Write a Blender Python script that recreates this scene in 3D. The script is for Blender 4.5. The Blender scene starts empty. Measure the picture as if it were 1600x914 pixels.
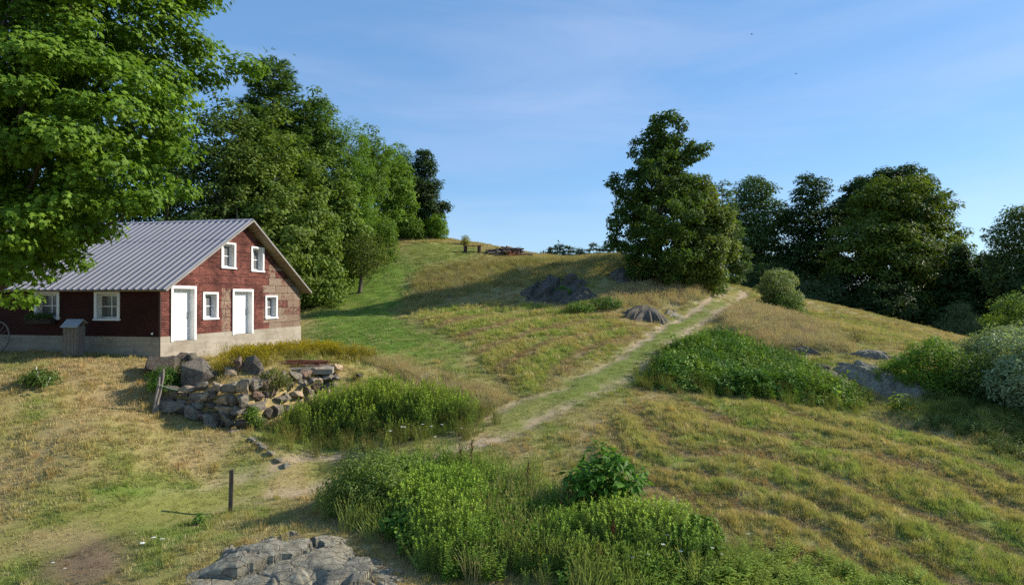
import bpy, bmesh, math, random
import numpy as np
from mathutils import Vector, Matrix, noise as mnoise

scene = bpy.context.scene
COL = scene.collection
R = math.radians
PI = math.pi

# ---------------------------------------------------------------- camera
cam_data = bpy.data.cameras.new("camera")
cam_data.sensor_width = 36.0
cam_data.lens = 23.625
cam_data.clip_end = 6000
cam = bpy.data.objects.new("camera", cam_data)
COL.objects.link(cam)
cam.location = (0, 0, 6.0)
cam.rotation_euler = (R(90.44), 0, 0)
scene.camera = cam

# ---------------------------------------------------------------- sun and sky
SUN_EL, SUN_AZ = R(30), R(77)          # azimuth clockwise from +Y
world = bpy.data.worlds.new("World")
scene.world = world
world.use_nodes = True
wt = world.node_tree
wt.nodes.clear()
w_out = wt.nodes.new("ShaderNodeOutputWorld")
w_bg = wt.nodes.new("ShaderNodeBackground")
w_sky = wt.nodes.new("ShaderNodeTexSky")
w_sky.sky_type = 'NISHITA'
w_sky.sun_disc = False
w_sky.sun_elevation = SUN_EL
w_sky.sun_rotation = SUN_AZ
w_sky.altitude = 200
w_sky.air_density = 1.0
w_sky.dust_density = 0.15
w_sky.ozone_density = 3.0
w_bg.inputs['Strength'].default_value = 0.12
# thin high cloud, laid out by direction
w_tc = wt.nodes.new("ShaderNodeTexCoord")
w_map = wt.nodes.new("ShaderNodeMapping")
w_map.inputs['Scale'].default_value = (1.2, 1.2, 6.0)
w_map.inputs['Rotation'].default_value = (R(14), R(-9), 0)
w_n = wt.nodes.new("ShaderNodeTexNoise")
w_n.inputs['Scale'].default_value = 1.7
w_n.inputs['Detail'].default_value = 7
w_n.inputs['Roughness'].default_value = 0.55
w_n.inputs['Distortion'].default_value = 0.6
w_r = wt.nodes.new("ShaderNodeMapRange")
w_r.inputs['From Min'].default_value = 0.42
w_r.inputs['From Max'].default_value = 0.85
w_r.inputs['To Max'].default_value = 0.22
w_mix = wt.nodes.new("ShaderNodeMix")
w_mix.data_type = 'RGBA'
w_mix.inputs['B'].default_value = (5.4, 5.2, 6.0, 1)
w_tint = wt.nodes.new("ShaderNodeMix")
w_tint.data_type = 'RGBA'
w_tint.blend_type = 'MULTIPLY'
w_tint.inputs['Factor'].default_value = 1.0
w_tint.inputs['B'].default_value = (0.90, 0.98, 1.03, 1)
L = wt.links
L.new(w_tc.outputs['Generated'], w_map.inputs['Vector'])
L.new(w_map.outputs[0], w_n.inputs['Vector'])
L.new(w_n.outputs['Fac'], w_r.inputs['Value'])
w_air = wt.nodes.new("ShaderNodeMix")              # evens the sky out, as thin high haze does
w_air.data_type = 'RGBA'
w_air.inputs['Factor'].default_value = 0.5
w_air.inputs['B'].default_value = (1.0, 2.1, 3.85, 1)
L.new(w_sky.outputs[0], w_air.inputs['A'])
L.new(w_air.outputs['Result'], w_tint.inputs['A'])
L.new(w_tint.outputs['Result'], w_mix.inputs['A'])
L.new(w_r.outputs[0], w_mix.inputs['Factor'])
L.new(w_mix.outputs['Result'], w_bg.inputs['Color'])
L.new(w_bg.outputs[0], w_out.inputs[0])

sun_data = bpy.data.lights.new("sun", 'SUN')
sun_data.energy = 4.4
sun_data.angle = R(0.53)
sun_data.color = (1.0, 0.91, 0.76)
sun = bpy.data.objects.new("sun", sun_data)
COL.objects.link(sun)
sun.location = (40, 3, 40)
_sd = Vector((math.sin(SUN_AZ) * math.cos(SUN_EL), math.cos(SUN_AZ) * math.cos(SUN_EL), math.sin(SUN_EL)))
sun.rotation_euler = _sd.to_track_quat('Z', 'Y').to_euler()

vs = scene.view_settings
vs.view_transform = 'Standard'
vs.look = 'None'
vs.exposure = 0.68
vs.gamma = 1.0
vs.use_curve_mapping = False
cy = scene.cycles
cy.max_bounces = 7
cy.diffuse_bounces = 3
cy.glossy_bounces = 2
cy.transmission_bounces = 4
cy.transparent_max_bounces = 6
cy.caustics_reflective = False
cy.caustics_refractive = False
cy.use_denoising = False

# ================================================================ terrain
# TERRAIN-BEGIN
CP = [
 # low ground near the camera
 (-10.67, 14.00, 0.01), (-11.66, 15.30, 0.39), (-13.41, 17.60, 1.22), (-15.09, 19.80, 2.51), (-16.38, 21.50, 3.24), (-20.11, 26.40, 3.89),
 (-11.14, 18.00, 1.29), (-12.38, 20.00, 2.48), (-13.80, 22.30, 3.35), (-16.52, 25.70, 3.94), (-13.14, 25.00, 3.76),
 (-10.37, 19.80, 1.76), (-8.57, 18.00, 0.43), (-7.46, 17.80, 0.32), (-8.91, 15.60, 0.43), (-7.10, 14.90, 0.39),
 (-4.73, 14.20, 0.25), (-5.07, 15.20, 0.57), (-2.40, 14.00, 0.20), (-5.77, 20.20, 0.61), (-7.26, 20.60, 1.39), (-8.21, 19.60, 0.87),
 (-11.9,21.9,2.4), (-10.3,21.3,2.0), (-8.6,20.7,1.78), (-7.3,22.3,1.75), (-6.2,24.3,2.1), (-5.2,25.9,2.6),
 (-12.2,23.1,3.15), (-10.4,22.8,3.15), (-9.1,22.7,3.18), (-8.0,24.0,3.25), (-7.2,25.8,3.3), (-6.3,27.2,3.3), (-9.4,25.0,3.55),
 (-13.6,21.7,2.7), (-13.8,23.6,3.55), (-17,23.6,3.65),
 (-10.94, 34.80, 3.48), (-11.81, 31.00, 3.43), (-12.35, 27.60, 3.50), (-10.35, 28.60, 3.52), (-10.52, 26.30, 3.57), (-9.90, 31.50, 3.48),
 (-11.28, 37.00, 3.99), (-9.14, 40.00, 4.67), (-8.76, 46.00, 5.78), (-10.97, 48.00, 6.41), (-14.63, 48.00, 6.00), (-9.09, 53.00, 8.27), (-11.22, 62.00, 11.73),
 (-6.50, 62.00, 11.31), (-3.43, 60.00, 10.46), (0.00, 60.00, 9.94), (3.43, 60.00, 9.54), (8.14, 57.00, 9.37),
 (3.07, 46.00, 6.66), (3.33, 50.00, 7.67), (2.93, 44.00, 5.79), (0.00, 38.00, 4.73), (-3.52, 37.00, 4.77), (-6.40, 42.00, 5.00),
 (-1.71, 30.00, 3.29), (1.29, 27.00, 2.53), (0.00, 24.00, 2.00), (-2.05, 21.50, 1.39), (-4.00, 21.00, 1.30), (-5.03, 22.00, 1.50),
 (-4.29, 30.00, 3.29), (-5.14, 27.00, 2.79), (-5.85, 25.60, 2.71),
 (2.48, 26.00, 2.41), (6.10, 32.00, 3.41), (11.20, 42.00, 4.52), (16.66, 53.00, 5.75), (21.00, 63.00, 7.08), (11.43, 50.00, 7.67), (12.80, 56.00, 8.83),
 (7.81, 41.00, 5.02),
 (4.57, 24.00, 2.00), (3.73, 19.60, 1.24), (3.24, 17.00, 0.58), (9.14, 24.00, 2.00), (13.37, 23.40, 1.65), (14.48, 19.00, 1.02),
 (10.97, 14.40, -0.16), (8.10, 17.00, 0.58), (8.17, 14.30, -0.11), (1.84, 19.30, 0.95), (0.00, 19.60, 1.05), (0.00, 14.00, 0.01), (2.65, 13.90, 0.06),
 (10.06, 33.00, 3.49), (12.76, 33.50, 3.29), (15.24, 40.00, 4.67), (14.77, 27.20, 1.98), (16.50, 31.50, 3.15), (16.67, 35.00, 3.60),
 (23.34, 57.00, 5.89), (25.95, 54.50, 5.22), (29.71, 52.00, 4.12), (32.00, 48.00, 2.94), (31.71, 45.00, 2.53),
 (12.83, 27.50, 2.46), (9.17, 27.50, 2.46), (15.87, 24.50, 1.92), (16.38, 21.50, 1.39), (30.48, 40.00, 2.38),
 # behind the crests
 (-11,78,12.0), (-3,78,10.9), (8,80,8.9), (26,78,5.6), (38,72,2.6), (50,66,0.4), (24,66,6.6),
 # far frame
 (-26,40,5.0), (-26,50,7.0), (-20,60,9.5), (-40,70,10), (-45,30,4.0), (-30,18,2.2), (-30,5,0.5), (0,2,-0.6), (30,5,-1.5),
 (30,22,0.6), (40,40,0.6), (60,60,-1), (0,110,8.5), (-50,110,11), (50,110,1.0), (0,160,6), (-100,60,8), (100,60,-2), (-90,160,8), (90,160,0), (-90,-20,0), (90,-20,-3),
]
_CP = np.array(CP, float)
def _phi(d2):
    return 0.5 * d2 * np.log(np.maximum(d2, 1e-9))
def _fit():
    xy, z = _CP[:, :2] / 10.0, _CP[:, 2]
    n = len(z)
    d2 = ((xy[:, None] - xy[None]) ** 2).sum(-1)
    A = np.zeros((n + 3, n + 3))
    A[:n, :n] = _phi(d2) + np.eye(n) * 0.004
    A[:n, n] = 1; A[:n, n+1:] = xy
    A[n, :n] = 1; A[n+1:, :n] = xy.T
    return xy, np.linalg.solve(A, np.concatenate([z, np.zeros(3)]))
_TX, _TW = _fit()
def _ss(a, b, x):
    t = np.clip((x - a) / (b - a), 0, 1)
    return t * t * (3 - 2 * t)
def terrain_base(x, y):
    x = np.asarray(x, float); y = np.asarray(y, float)
    sh = x.shape
    X, Y = x.ravel() / 10.0, y.ravel() / 10.0
    out = np.empty(X.size)
    for i in range(0, X.size, 20000):
        s = slice(i, i + 20000)
        d2 = (X[s, None] - _TX[None, :, 0]) ** 2 + (Y[s, None] - _TX[None, :, 1]) ** 2
        out[s] = _phi(d2) @ _TW[:-3] + _TW[-3] + X[s] * _TW[-2] + Y[s] * _TW[-1]
    r = np.hypot(X * 10, Y * 10 - 40)
    k = _ss(70, 150, r)
    out = out * (1 - k) + 2.0 * k
    return out.reshape(sh)
# TERRAIN-END

def _hash(ix, iy, seed):
    h = (ix.astype(np.int64) * 374761393 + iy.astype(np.int64) * 668265263 + seed * 1442695041) & 0xffffffff
    h = ((h ^ (h >> 13)) * 1274126177) & 0xffffffff
    return ((h ^ (h >> 16)) & 0xffff) / 65535.0
def vnoise(x, y, s=1.0, seed=0, octs=1):
    """value noise in 0..1, s = size of a lump in metres"""
    x = np.asarray(x, float) / s; y = np.asarray(y, float) / s
    tot = 0; amp = 1; norm = 0
    for o in range(octs):
        ix, iy = np.floor(x), np.floor(y)
        fx, fy = x - ix, y - iy
        fx = fx * fx * (3 - 2 * fx); fy = fy * fy * (3 - 2 * fy)
        a = _hash(ix, iy, seed + o); b = _hash(ix + 1, iy, seed + o)
        c = _hash(ix, iy + 1, seed + o); d = _hash(ix + 1, iy + 1, seed + o)
        tot = tot + amp * ((a * (1 - fx) + b * fx) * (1 - fy) + (c * (1 - fx) + d * fx) * fy)
        norm += amp; amp *= 0.5; x = x * 2.03 + 7.1; y = y * 2.03 + 3.7
    return tot / norm
def inside(poly, x, y, soft=0.8, wob=0.8, seed=0):
    """0..1 membership of a ground polygon with a soft, wandering edge"""
    p = np.array(poly, float)
    x = np.asarray(x, float); y = np.asarray(y, float)
    x = x + (vnoise(x, y, 1.6, seed + 11, 3) - .5) * 2 * wob
    y = y + (vnoise(x, y, 1.6, seed + 23, 3) - .5) * 2 * wob
    ins = np.zeros(x.shape, bool); d = np.full(x.shape, 1e9)
    for i in range(len(p)):
        x1, y1 = p[i]; x2, y2 = p[(i + 1) % len(p)]
        c = ((y1 > y) != (y2 > y)) & (x < (x2 - x1) * (y - y1) / ((y2 - y1) if y2 != y1 else 1e-9) + x1)
        ins ^= c
        dx, dy = x2 - x1, y2 - y1
        t = np.clip(((x - x1) * dx + (y - y1) * dy) / (dx * dx + dy * dy + 1e-9), 0, 1)
        d = np.minimum(d, np.hypot(x - x1 - t * dx, y - y1 - t * dy))
    sd = np.where(ins, d, -d)
    return _ss(-soft, soft, sd)
def along(line, x, y):
    """distance to a polyline, signed side, and run along it"""
    p = np.array(line, float)
    best = np.full(np.shape(x), 1e9); side = np.zeros(np.shape(x)); run = np.zeros(np.shape(x)); acc = 0
    for i in range(len(p) - 1):
        x1, y1 = p[i]; dx, dy = p[i+1] - p[i]; l = math.hypot(dx, dy)
        t = np.clip(((x - x1) * dx + (y - y1) * dy) / (l * l), 0, 1)
        d = np.hypot(x - x1 - t * dx, y - y1 - t * dy)
        s = np.sign((x - x1) * dy - (y - y1) * dx)
        m = d < best
        best = np.where(m, d, best); side = np.where(m, s, side); run = np.where(m, acc + t * l, run); acc += l
    return best, side, run

# ---------------------------------------------------------------- what grows where (plan polygons, metres)
Z_LAWN = [(-15.35, 49.90), (-12.07, 52.80), (-10.00, 58.35), (-7.05, 52.85), (-6.97, 45.75), (-5.28, 36.95), (-1.20, 31.45), (-2.86, 30.05), (-5.61, 29.45), (-10.61, 34.80)]
Z_LAWN_FAR = [(-10.00, 58.35), (-5.78, 60.65), (-2.22, 58.35), (-5.18, 54.40), (-8.24, 54.10)]
Z_STRIP = [(-7.75, 21.70), (-6.85, 21.80), (-4.10, 21.55), (-2.04, 21.40), (-2.17, 20.75), (-4.87, 21.30), (-6.75, 20.85), (-7.65, 20.85)]
Z_WEED_MID = [(-7.63, 21.55), (-7.52, 22.55), (-6.41, 24.05), (-4.79, 25.15), (-2.57, 24.55), (-1.22, 23.20), (-1.32, 22.05), (-2.86, 21.45), (-4.97, 21.75), (-6.84, 21.75)]
Z_WEED_FORE = [(-4.74, 17.90), (-4.02, 18.35), (-3.41, 18.85), (-2.57, 19.30), (-1.86, 19.50), (-0.72, 19.00), (0.35, 18.15), (1.62, 17.05), (3.15, 16.55), (4.25, 15.40), (4.67, 14.20), (2.54, 13.35), (0.80, 14.05), (-1.38, 14.45), (-2.70, 15.75), (-3.79, 16.60)]
Z_LOW_BRIGHT = [(2.58, 13.55), (4.59, 15.05), (5.77, 15.15), (7.39, 14.65), (8.59, 14.10), (7.77, 12.75), (2.35, 12.35)]
Z_ORANGE_A = [(14.25, 45.35), (19.34, 53.45), (17.41, 39.75), (18.24, 35.80), (16.48, 32.65), (14.12, 33.70), (12.09, 35.25), (12.63, 40.80)]
Z_ORANGE_B = [(5.75, 44.70), (8.01, 46.75), (12.13, 49.00), (17.28, 57.05), (13.82, 46.05), (9.84, 43.05), (6.35, 41.65)]
Z_ORANGE_C = [(-6.46, 28.25), (-4.42, 29.00), (-1.55, 27.15), (0.00, 25.05), (-0.22, 23.45), (-1.23, 23.55), (-2.99, 26.15), (-5.21, 27.35)]
Z_ORANGE_D = [(-7.84, 51.45), (-2.13, 55.80), (8.85, 58.05), (11.34, 54.10), (7.25, 47.60), (2.28, 47.95), (-4.29, 45.05), (-6.40, 42.00)]
Z_YELLOW = [(-10.95, 24.20), (-11.59, 27.65), (-10.14, 32.25), (-7.37, 29.75), (-5.67, 28.35), (-6.72, 27.15), (-8.95, 26.10), (-9.09, 23.85), (-9.92, 22.90)]
Z_ROWS_A = [(3.65, 23.95), (6.85, 25.70), (10.37, 24.20), (13.06, 22.85), (14.67, 19.25), (14.61, 17.05), (11.53, 13.45), (8.26, 13.35), (7.52, 14.90), (5.85, 15.35), (4.67, 16.35), (3.71, 18.55), (2.57, 20.75)]
Z_ROWS_B = [(-7.42, 43.30), (-4.16, 43.65), (1.68, 44.00), (5.93, 38.90), (7.37, 36.85), (4.85, 31.85), (1.85, 27.80), (0.71, 25.00), (-0.53, 27.75), (-2.10, 31.45), (-4.90, 36.75)]
Z_ROWS_C = [(21.12, 55.45), (25.14, 52.80), (29.91, 50.65), (30.49, 43.85), (19.96, 32.25), (18.18, 35.35), (18.79, 42.90)]
Z_VINE = [(5.56, 27.15), (7.39, 31.05), (10.38, 35.15), (12.14, 33.55), (12.99, 29.65), (13.38, 26.50), (11.86, 24.90), (9.23, 25.50), (6.49, 26.20)]
Z_BARE = [(-10.36, 14.70), (-9.42, 15.95), (-8.33, 15.35), (-7.87, 14.00), (-9.00, 13.50)]
Z_SHADY = [(14.20, 24.85), (18.83, 28.25), (22.45, 28.75), (15.24, 19.05), (15.16, 20.95), (14.15, 22.85)]
Z_WORN = [(-7.66, 19.15), (-6.92, 19.65), (-5.48, 20.55), (-3.91, 20.55), (-3.76, 20.35), (-4.95, 20.00), (-6.13, 19.50)]
Z_VERGE = [(-11.09, 17.25), (-10.09, 17.95), (-8.44, 19.05), (-8.21, 18.75), (-9.38, 17.90), (-10.62, 17.15)]
TRACK = [(-12.16, 14.85), (-10.47, 15.70), (-9.12, 17.10), (-7.88, 18.80), (-5.79, 20.25), (-3.91, 20.55), (-2.04, 21.40), (0.00, 23.15), (2.48, 26.05), (4.39, 28.80), (6.97, 33.25), (11.12, 41.70), (13.97, 45.55), (17.74, 54.80), (19.25, 57.75)]
WALL_LINE = [(-11.9, 22.45), (-8.75, 21.6), (-6.45, 25.4)]
ROW_A = [(4.57, 24.00), (6.43, 20.45), (9.24, 18.30), (12.08, 15.85)]
# barn footprint in plan: corner, outward normal of the gable wall, gable direction
BARN_C = (-13.1, 25.0)
BARN_ROT = -12.4
_bc, _bs = math.cos(R(BARN_ROT)), math.sin(R(BARN_ROT))
def barn_local(x, y):
    dx, dy = x - BARN_C[0], y - BARN_C[1]
    return dx * _bc + dy * _bs, -dx * _bs + dy * _bc

def rows_phase(x, y):
    """windrow ridges left by mowing: (height 0..1, mask)"""
    a = inside(Z_ROWS_A, x, y, 1.0, .6, 1)
    d, s, run = along(ROW_A, x, y)
    ph = d * s + (vnoise(x, y, 5.0, 5, 2) - .5) * 3.6 + (vnoise(x, y, 1.1, 9, 3) - .5) * 1.1
    ra = (0.5 + 0.5 * np.sin(ph * 2 * PI / 1.9)) ** .8 * (.7 + .5 * vnoise(x, y, 2.2, 15, 3))
    b = inside(Z_ROWS_B, x, y, 1.0, .6, 2)
    # upper field: rows swing round the hollow
    cxx, cyy = 9.0, 27.0
    rr = np.hypot((x - cxx), (y - cyy) * 0.9) + (vnoise(x, y, 3.5, 6, 2) - .5) * 1.6
    rb = (0.5 + 0.5 * np.sin(rr * 2 * PI / 1.9)) ** 1.3
    c = inside(Z_ROWS_C, x, y, 1.5, .6, 3)
    pc = (x * 0.35 + y * 0.94) + (vnoise(x, y, 4, 8, 2) - .5) * 1.2
    rc = (0.5 + 0.5 * np.sin(pc * 2 * PI / 2.4))
    h = a * ra + b * rb * (1 - a) + c * rc * (1 - a) * 0.6
    return h, np.clip(a + b + c * 0.6, 0, 1)

def track_mask(x, y):
    d, s, run = along(TRACK, x, y)
    d = d + (vnoise(x, y, 0.9, 31, 3) - .5) * 0.9
    wid = 1.0
    rut = np.exp(-((d - 0.72 * s * 1.0 * np.sign(s)) / np.where(s > 0, .34, .22)) ** 2) * _ss(3, 9, run) * (1 - .45 * np.exp(-((run - 21) / 5.0) ** 2))
    cen = np.exp(-(d / 0.9) ** 4)
    return rut, cen, d, run

def terrain(x, y):
    z = terrain_base(x, y)
    near = 1 - _ss(60, 90, np.hypot(x, y - 30))
    n = (vnoise(x, y, 2.6, 41, 4) - .5) * 0.26 + (vnoise(x, y, 0.7, 42, 3) - .5) * 0.10
    h, m = rows_phase(x, y)
    rut, cen, d, run = track_mask(x, y)
    lx, ly = barn_local(x, y)
    bm_ = _ss(-1.2, 0.2, np.minimum.reduce([lx + 15, 0.6 - lx, ly + .6, 10.6 - ly]))
    z = z + near * (n * (1 - .7 * bm_) * (1 - 0.5 * cen) + m * h * 0.095 - rut * 0.07)
    # the retaining wall: low ground in front, a filled terrace behind
    wd, wsd, wr = along(WALL_LINE, x, y)
    reach = _ss(2.6, .9, wd)
    lo = np.interp(wr, [0, 3.1, 5.0, 7.4], [2.35, 1.78, 1.75, 2.45]); hi = np.interp(wr, [0, 3.1, 7.4], [2.85, 3.1, 3.2])
    endf = _ss(-.2, .9, wr) * _ss(7.6, 6.6, wr)
    lim = np.where(wsd > 0, np.minimum(z, lo + (n * .5)), np.maximum(z, hi - _ss(.9, 0, wd) * .25 + n * .3))
    z = z * (1 - reach * endf) + lim * reach * endf
    far = _ss(90, 260, np.hypot(x, y))
    return z + far * (vnoise(x, y, 90, 44, 3) - .5) * 6

C_TAN = np.array((.36, .285, .135)); C_STRAW = np.array((.43, .36, .19)); C_GREEN = np.array((.135, .20, .04))
C_OLIVE = np.array((.25, .25, .075)); C_BRIGHT = np.array((.16, .26, .045)); C_RUST = np.array((.36, .275, .17)); C_DIRT = np.array((.43, .335, .25))
C_SOIL = np.array((.20, .135, .085)); C_PINK = np.array((.40, .345, .235)); C_PALE = np.array((.43, .39, .22)); C_YEL = np.array((.36, .30, .04))
def cover(x, y):
    """colour of the plant cover, its height (m), its density 0..1, kind 0 short 1 meadow 2 tall dry"""
    n1 = vnoise(x, y, 5.0, 51, 3)[..., None]; n2 = vnoise(x, y, 1.3, 52, 3)[..., None]; n3 = vnoise(x, y, 0.5, 53, 2)[..., None]
    mix = lambda a, b, t: a * (1 - t) + b * t
    c = mix(C_TAN, C_OLIVE, _ss(.36, .66, n1 * .55 + n2 * .45))
    c = mix(c, C_GREEN, _ss(.56, .72, n2 * .6 + n1 * .4) * .7)
    c = mix(c, C_RUST, _ss(.60, .75, n3 * .5 + (1 - n1) * .5) * .35)
    hgt = np.full(x.shape, .13); den = np.full(x.shape, .9); kind = np.zeros(x.shape)
    def lay(poly, col, h, dn, kd, soft=.8, wob=.9, seed=0, amt=1.0):
        nonlocal c, hgt, den, kind
        m = inside(poly, x, y, soft, wob, seed) * amt
        col = col if callable(col) is False else col()
        c = mix(c, col, m[..., None]); hgt = hgt * (1 - m) + h * m; den = den * (1 - m) + dn * m; kind = np.where(m > .5, kd, kind)
    far = _ss(38, 52, y)[..., None]
    c = mix(c, mix(C_TAN, C_OLIVE, n2 * .8 + .1), far * .6)
    lay(Z_LAWN, mix(mix(C_GREEN, C_BRIGHT, n2), C_OLIVE, _ss(.45, .75, n1 * .6 + n3 * .4) * .8), .09, 1, 0, 1.6, 1.2, 61)
    lay(Z_LAWN_FAR, mix(C_GREEN, C_OLIVE, n2 * .9), .09, 1, 0, 1.5, 1, 62)
    ha, ma = rows_phase(x, y)
    rowcol = mix(mix(C_SOIL * 1.2, C_TAN * .8, n3), mix(mix(C_OLIVE, C_TAN, .3), mix(C_GREEN * 1.3, C_OLIVE, n1), _ss(.3, .7, n2)), _ss(.04, .30, ha)[..., None])
    c = mix(c, rowcol, ma[..., None] * .9)
    hgt = hgt * (1 - ma) + (0.07 + 0.20 * ha) * ma; kind = np.where(ma > .5, 1, kind); den = den * (1 - ma) + (.7 + .3 * _ss(.1, .4, ha)) * ma
    lay(Z_ORANGE_D, mix(C_OLIVE, C_PALE, n2), .35, .9, 2, 1.2, 1.2, 63)
    lay(Z_STRIP, mix(C_BRIGHT, C_GREEN, n3 * .5), .10, 1, 0, .6, .6, 64)
    lay(Z_ORANGE_A, mix(C_PINK, C_PALE, n2 * .8), .5, 1, 2, .9, .9, 65)
    lay(Z_ORANGE_B, mix(C_PALE, C_PINK, n2 * .5), .55, 1, 2, .8, .9, 66)
    lay(Z_ORANGE_C, mix(C_PALE, C_PINK, n2 * .6), .38, 1, 2, .8, .9, 67)
    lay(Z_YELLOW, mix(C_YEL, C_OLIVE, n2), .35, 1, 1, .5, .4, 68)
    lay(Z_VINE, C_GREEN, .25, 1, 1, .6, .6, 69)
    lay(Z_WEED_MID, C_GREEN, .35, 1, 1, .5, .5, 70)
    lay(Z_WEED_FORE, mix(C_GREEN, C_OLIVE, n3 * .4), .3, 1, 1, .5, .5, 71)
    lay(Z_LOW_BRIGHT, mix(C_BRIGHT * 1.25, C_YEL, n2 * .5), .3, 1, 1, .6, .7, 72)
    lay(Z_WORN, mix(mix(C_OLIVE, C_TAN, .6), C_DIRT * 1.2, _ss(.4, .65, n3)), .06, .6, 0, .8, .9, 75, .75)
    lay(Z_VERGE, mix(C_BRIGHT, C_GREEN, n2), .10, 1, 0, .4, .6, 76)
    lay(Z_BARE, mix(C_SOIL * .9, C_RUST * .7, n3), .05, .35, 0, .7, .7, 73)
    lay(Z_SHADY, mix(C_GREEN, C_OLIVE, n2), .3, .9, 1, 1, .8, 74)
    rut, cen, d, run = track_mask(x, y)
    k = (cen * .9 * (1 - .6 * _ss(36, 46, run) * _ss(.3, .6, vnoise(x, y, .7, 56, 3))))[..., None]
    den = den * (1 - .5 * cen * _ss(36, 46, run))
    c = mix(c, mix(mix(C_TAN, C_OLIVE, _ss(.35, .6, n2)), mix(C_GREEN * .95, C_OLIVE, n2 * .35), _ss(13, 20, run)[..., None] * .85 + .1), k); hgt = hgt * (1 - cen) + .06 * cen; kind = np.where(cen > .4, 0, kind)
    dd = (rut * _ss(.30, .62, vnoise(x, y, .8, 54, 4) + .50 * _ss(17, 30, run) + .16 * _ss(20, 10, run)))
    den = den * (1 - .92 * dd)
    return c, hgt, den, kind, np.clip(dd + .45 * cen * _ss(36, 46, run) * _ss(.35, .65, vnoise(x, y, .6, 57, 3)), 0, 1)

def grow_axis(lo, hi, step, end_lo, end_hi, g=1.13):
    a = list(np.arange(lo, hi + step * .5, step))
    s = step
    up = [a[-1]]
    while up[-1] < end_hi:
        s *= g; up.append(up[-1] + s)
    s = step; dn = [a[0]]
    while dn[-1] > end_lo:
        s *= g; dn.append(dn[-1] - s)
    return np.array(dn[:0:-1] + a + up[1:])
GX = grow_axis(-26, 28, 0.17, -2500, 2500)
GY = grow_axis(11, 64, 0.17, -1200, 3000)
gx, gy = np.meshgrid(GX, GY)
gz = terrain(gx, gy)

def mesh_from(name, verts, faces_flat, sizes, cols=None, mats=(), smooth=True):
    me = bpy.data.meshes.new(name)
    verts = np.asarray(verts, np.float32); faces_flat = np.asarray(faces_flat, np.int32)
    sizes = np.asarray(sizes, np.int32)
    me.vertices.add(len(verts)); me.vertices.foreach_set('co', verts.ravel())
    me.loops.add(len(faces_flat)); me.loops.foreach_set('vertex_index', faces_flat)
    me.polygons.add(len(sizes))
    st = np.zeros(len(sizes), np.int32); st[1:] = np.cumsum(sizes)[:-1]
    me.polygons.foreach_set('loop_start', st)
    me.polygons.foreach_set('use_smooth', np.full(len(sizes), smooth))
    me.update(calc_edges=True)
    if cols is not None:
        at = me.color_attributes.new('col', 'FLOAT_COLOR', 'POINT')
        c4 = np.ones((len(verts), 4), np.float32); c4[:, :3] = cols
        at.data.foreach_set('color', c4.ravel())
    for m in mats: me.materials.append(m)
    return me

# ---------------------------------------------------------------- materials
def new_mat(name):
    m = bpy.data.materials.new(name); m.use_nodes = True
    nt = m.node_tree; b = nt.nodes['Principled BSDF']; b.inputs['Roughness'].default_value = .8
    b.inputs['Specular IOR Level'].default_value = .3
    return m, nt, b
def node(nt, typ, **kw):
    n = nt.nodes.new(typ)
    for k, v in kw.items():
        if k in n.inputs.keys() if not k.startswith('_') else False: n.inputs[k].default_value = v
        else: setattr(n, k.lstrip('_'), v)
    return n
def ramp(nt, fac, stops):
    r = nt.nodes.new('ShaderNodeValToRGB')
    e = r.color_ramp.elements
    while len(e) < len(stops): e.new(.5)
    for i, (p, c) in enumerate(stops):
        e[i].position = p; e[i].color = (*c, 1) if len(c) == 3 else c
    nt.links.new(fac, r.inputs[0]); return r.outputs[0]
def mixc(nt, fac, a, b, blend='MIX'):
    m = nt.nodes.new('ShaderNodeMix'); m.data_type = 'RGBA'; m.blend_type = blend
    for sock, v in (('Factor', fac), ('A', a), ('B', b)):
        if hasattr(v, 'is_output'): nt.links.new(v, m.inputs[sock])
        elif sock == 'Factor': m.inputs[sock].default_value = v
        else: m.inputs[sock].default_value = (*v, 1)
    return m.outputs['Result']
def noise(nt, scale, detail=4, rough=.6, vec=None, dist=0):
    n = nt.nodes.new('ShaderNodeTexNoise'); n.inputs['Scale'].default_value = scale
    n.inputs['Detail'].default_value = detail; n.inputs['Roughness'].default_value = rough; n.inputs['Distortion'].default_value = dist
    if vec is not None: nt.links.new(vec, n.inputs['Vector'])
    return n.outputs['Fac']
def bump(nt, b, h, strength=.5, dist=.05):
    n = nt.nodes.new('ShaderNodeBump'); n.inputs['Strength'].default_value = strength; n.inputs['Distance'].default_value = dist
    nt.links.new(h, n.inputs['Height']); nt.links.new(n.outputs[0], b.inputs['Normal'])
def objvec(nt, scale=None):
    t = nt.nodes.new('ShaderNodeTexCoord').outputs['Object']
    if scale:
        m = nt.nodes.new('ShaderNodeMapping'); m.inputs['Scale'].default_value = scale
        nt.links.new(t, m.inputs['Vector']); t = m.outputs[0]
    return t

def ground_mat():
    m, nt, b = new_mat('ground')
    at = nt.nodes.new('ShaderNodeAttribute'); at.attribute_name = 'col'
    v = objvec(nt)
    n1 = noise(nt, 9, 8, .72, v); n2 = noise(nt, 38, 5, .7, v)
    c = mixc(nt, ramp(nt, n1, [(.35, (0, 0, 0)), (.65, (1, 1, 1))]), (.78, .76, .74), (1.12, 1.10, 1.05))
    c = mixc(nt, 1.0, at.outputs['Color'], c, 'MULTIPLY')
    c2 = mixc(nt, ramp(nt, n2, [(.4, (0, 0, 0)), (.6, (1, 1, 1))]), (.82, .82, .82), (1.08, 1.08, 1.08))
    c = mixc(nt, 1.0, c, c2, 'MULTIPLY')
    nt.links.new(c, b.inputs['Base Color']); b.inputs['Roughness'].default_value = .95; b.inputs['Specular IOR Level'].default_value = .1
    bump(nt, b, n2, .7, .04)
    return m
M_GROUND = ground_mat()
_c, _h, _d, _k, _dirt = cover(gx, gy)
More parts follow.
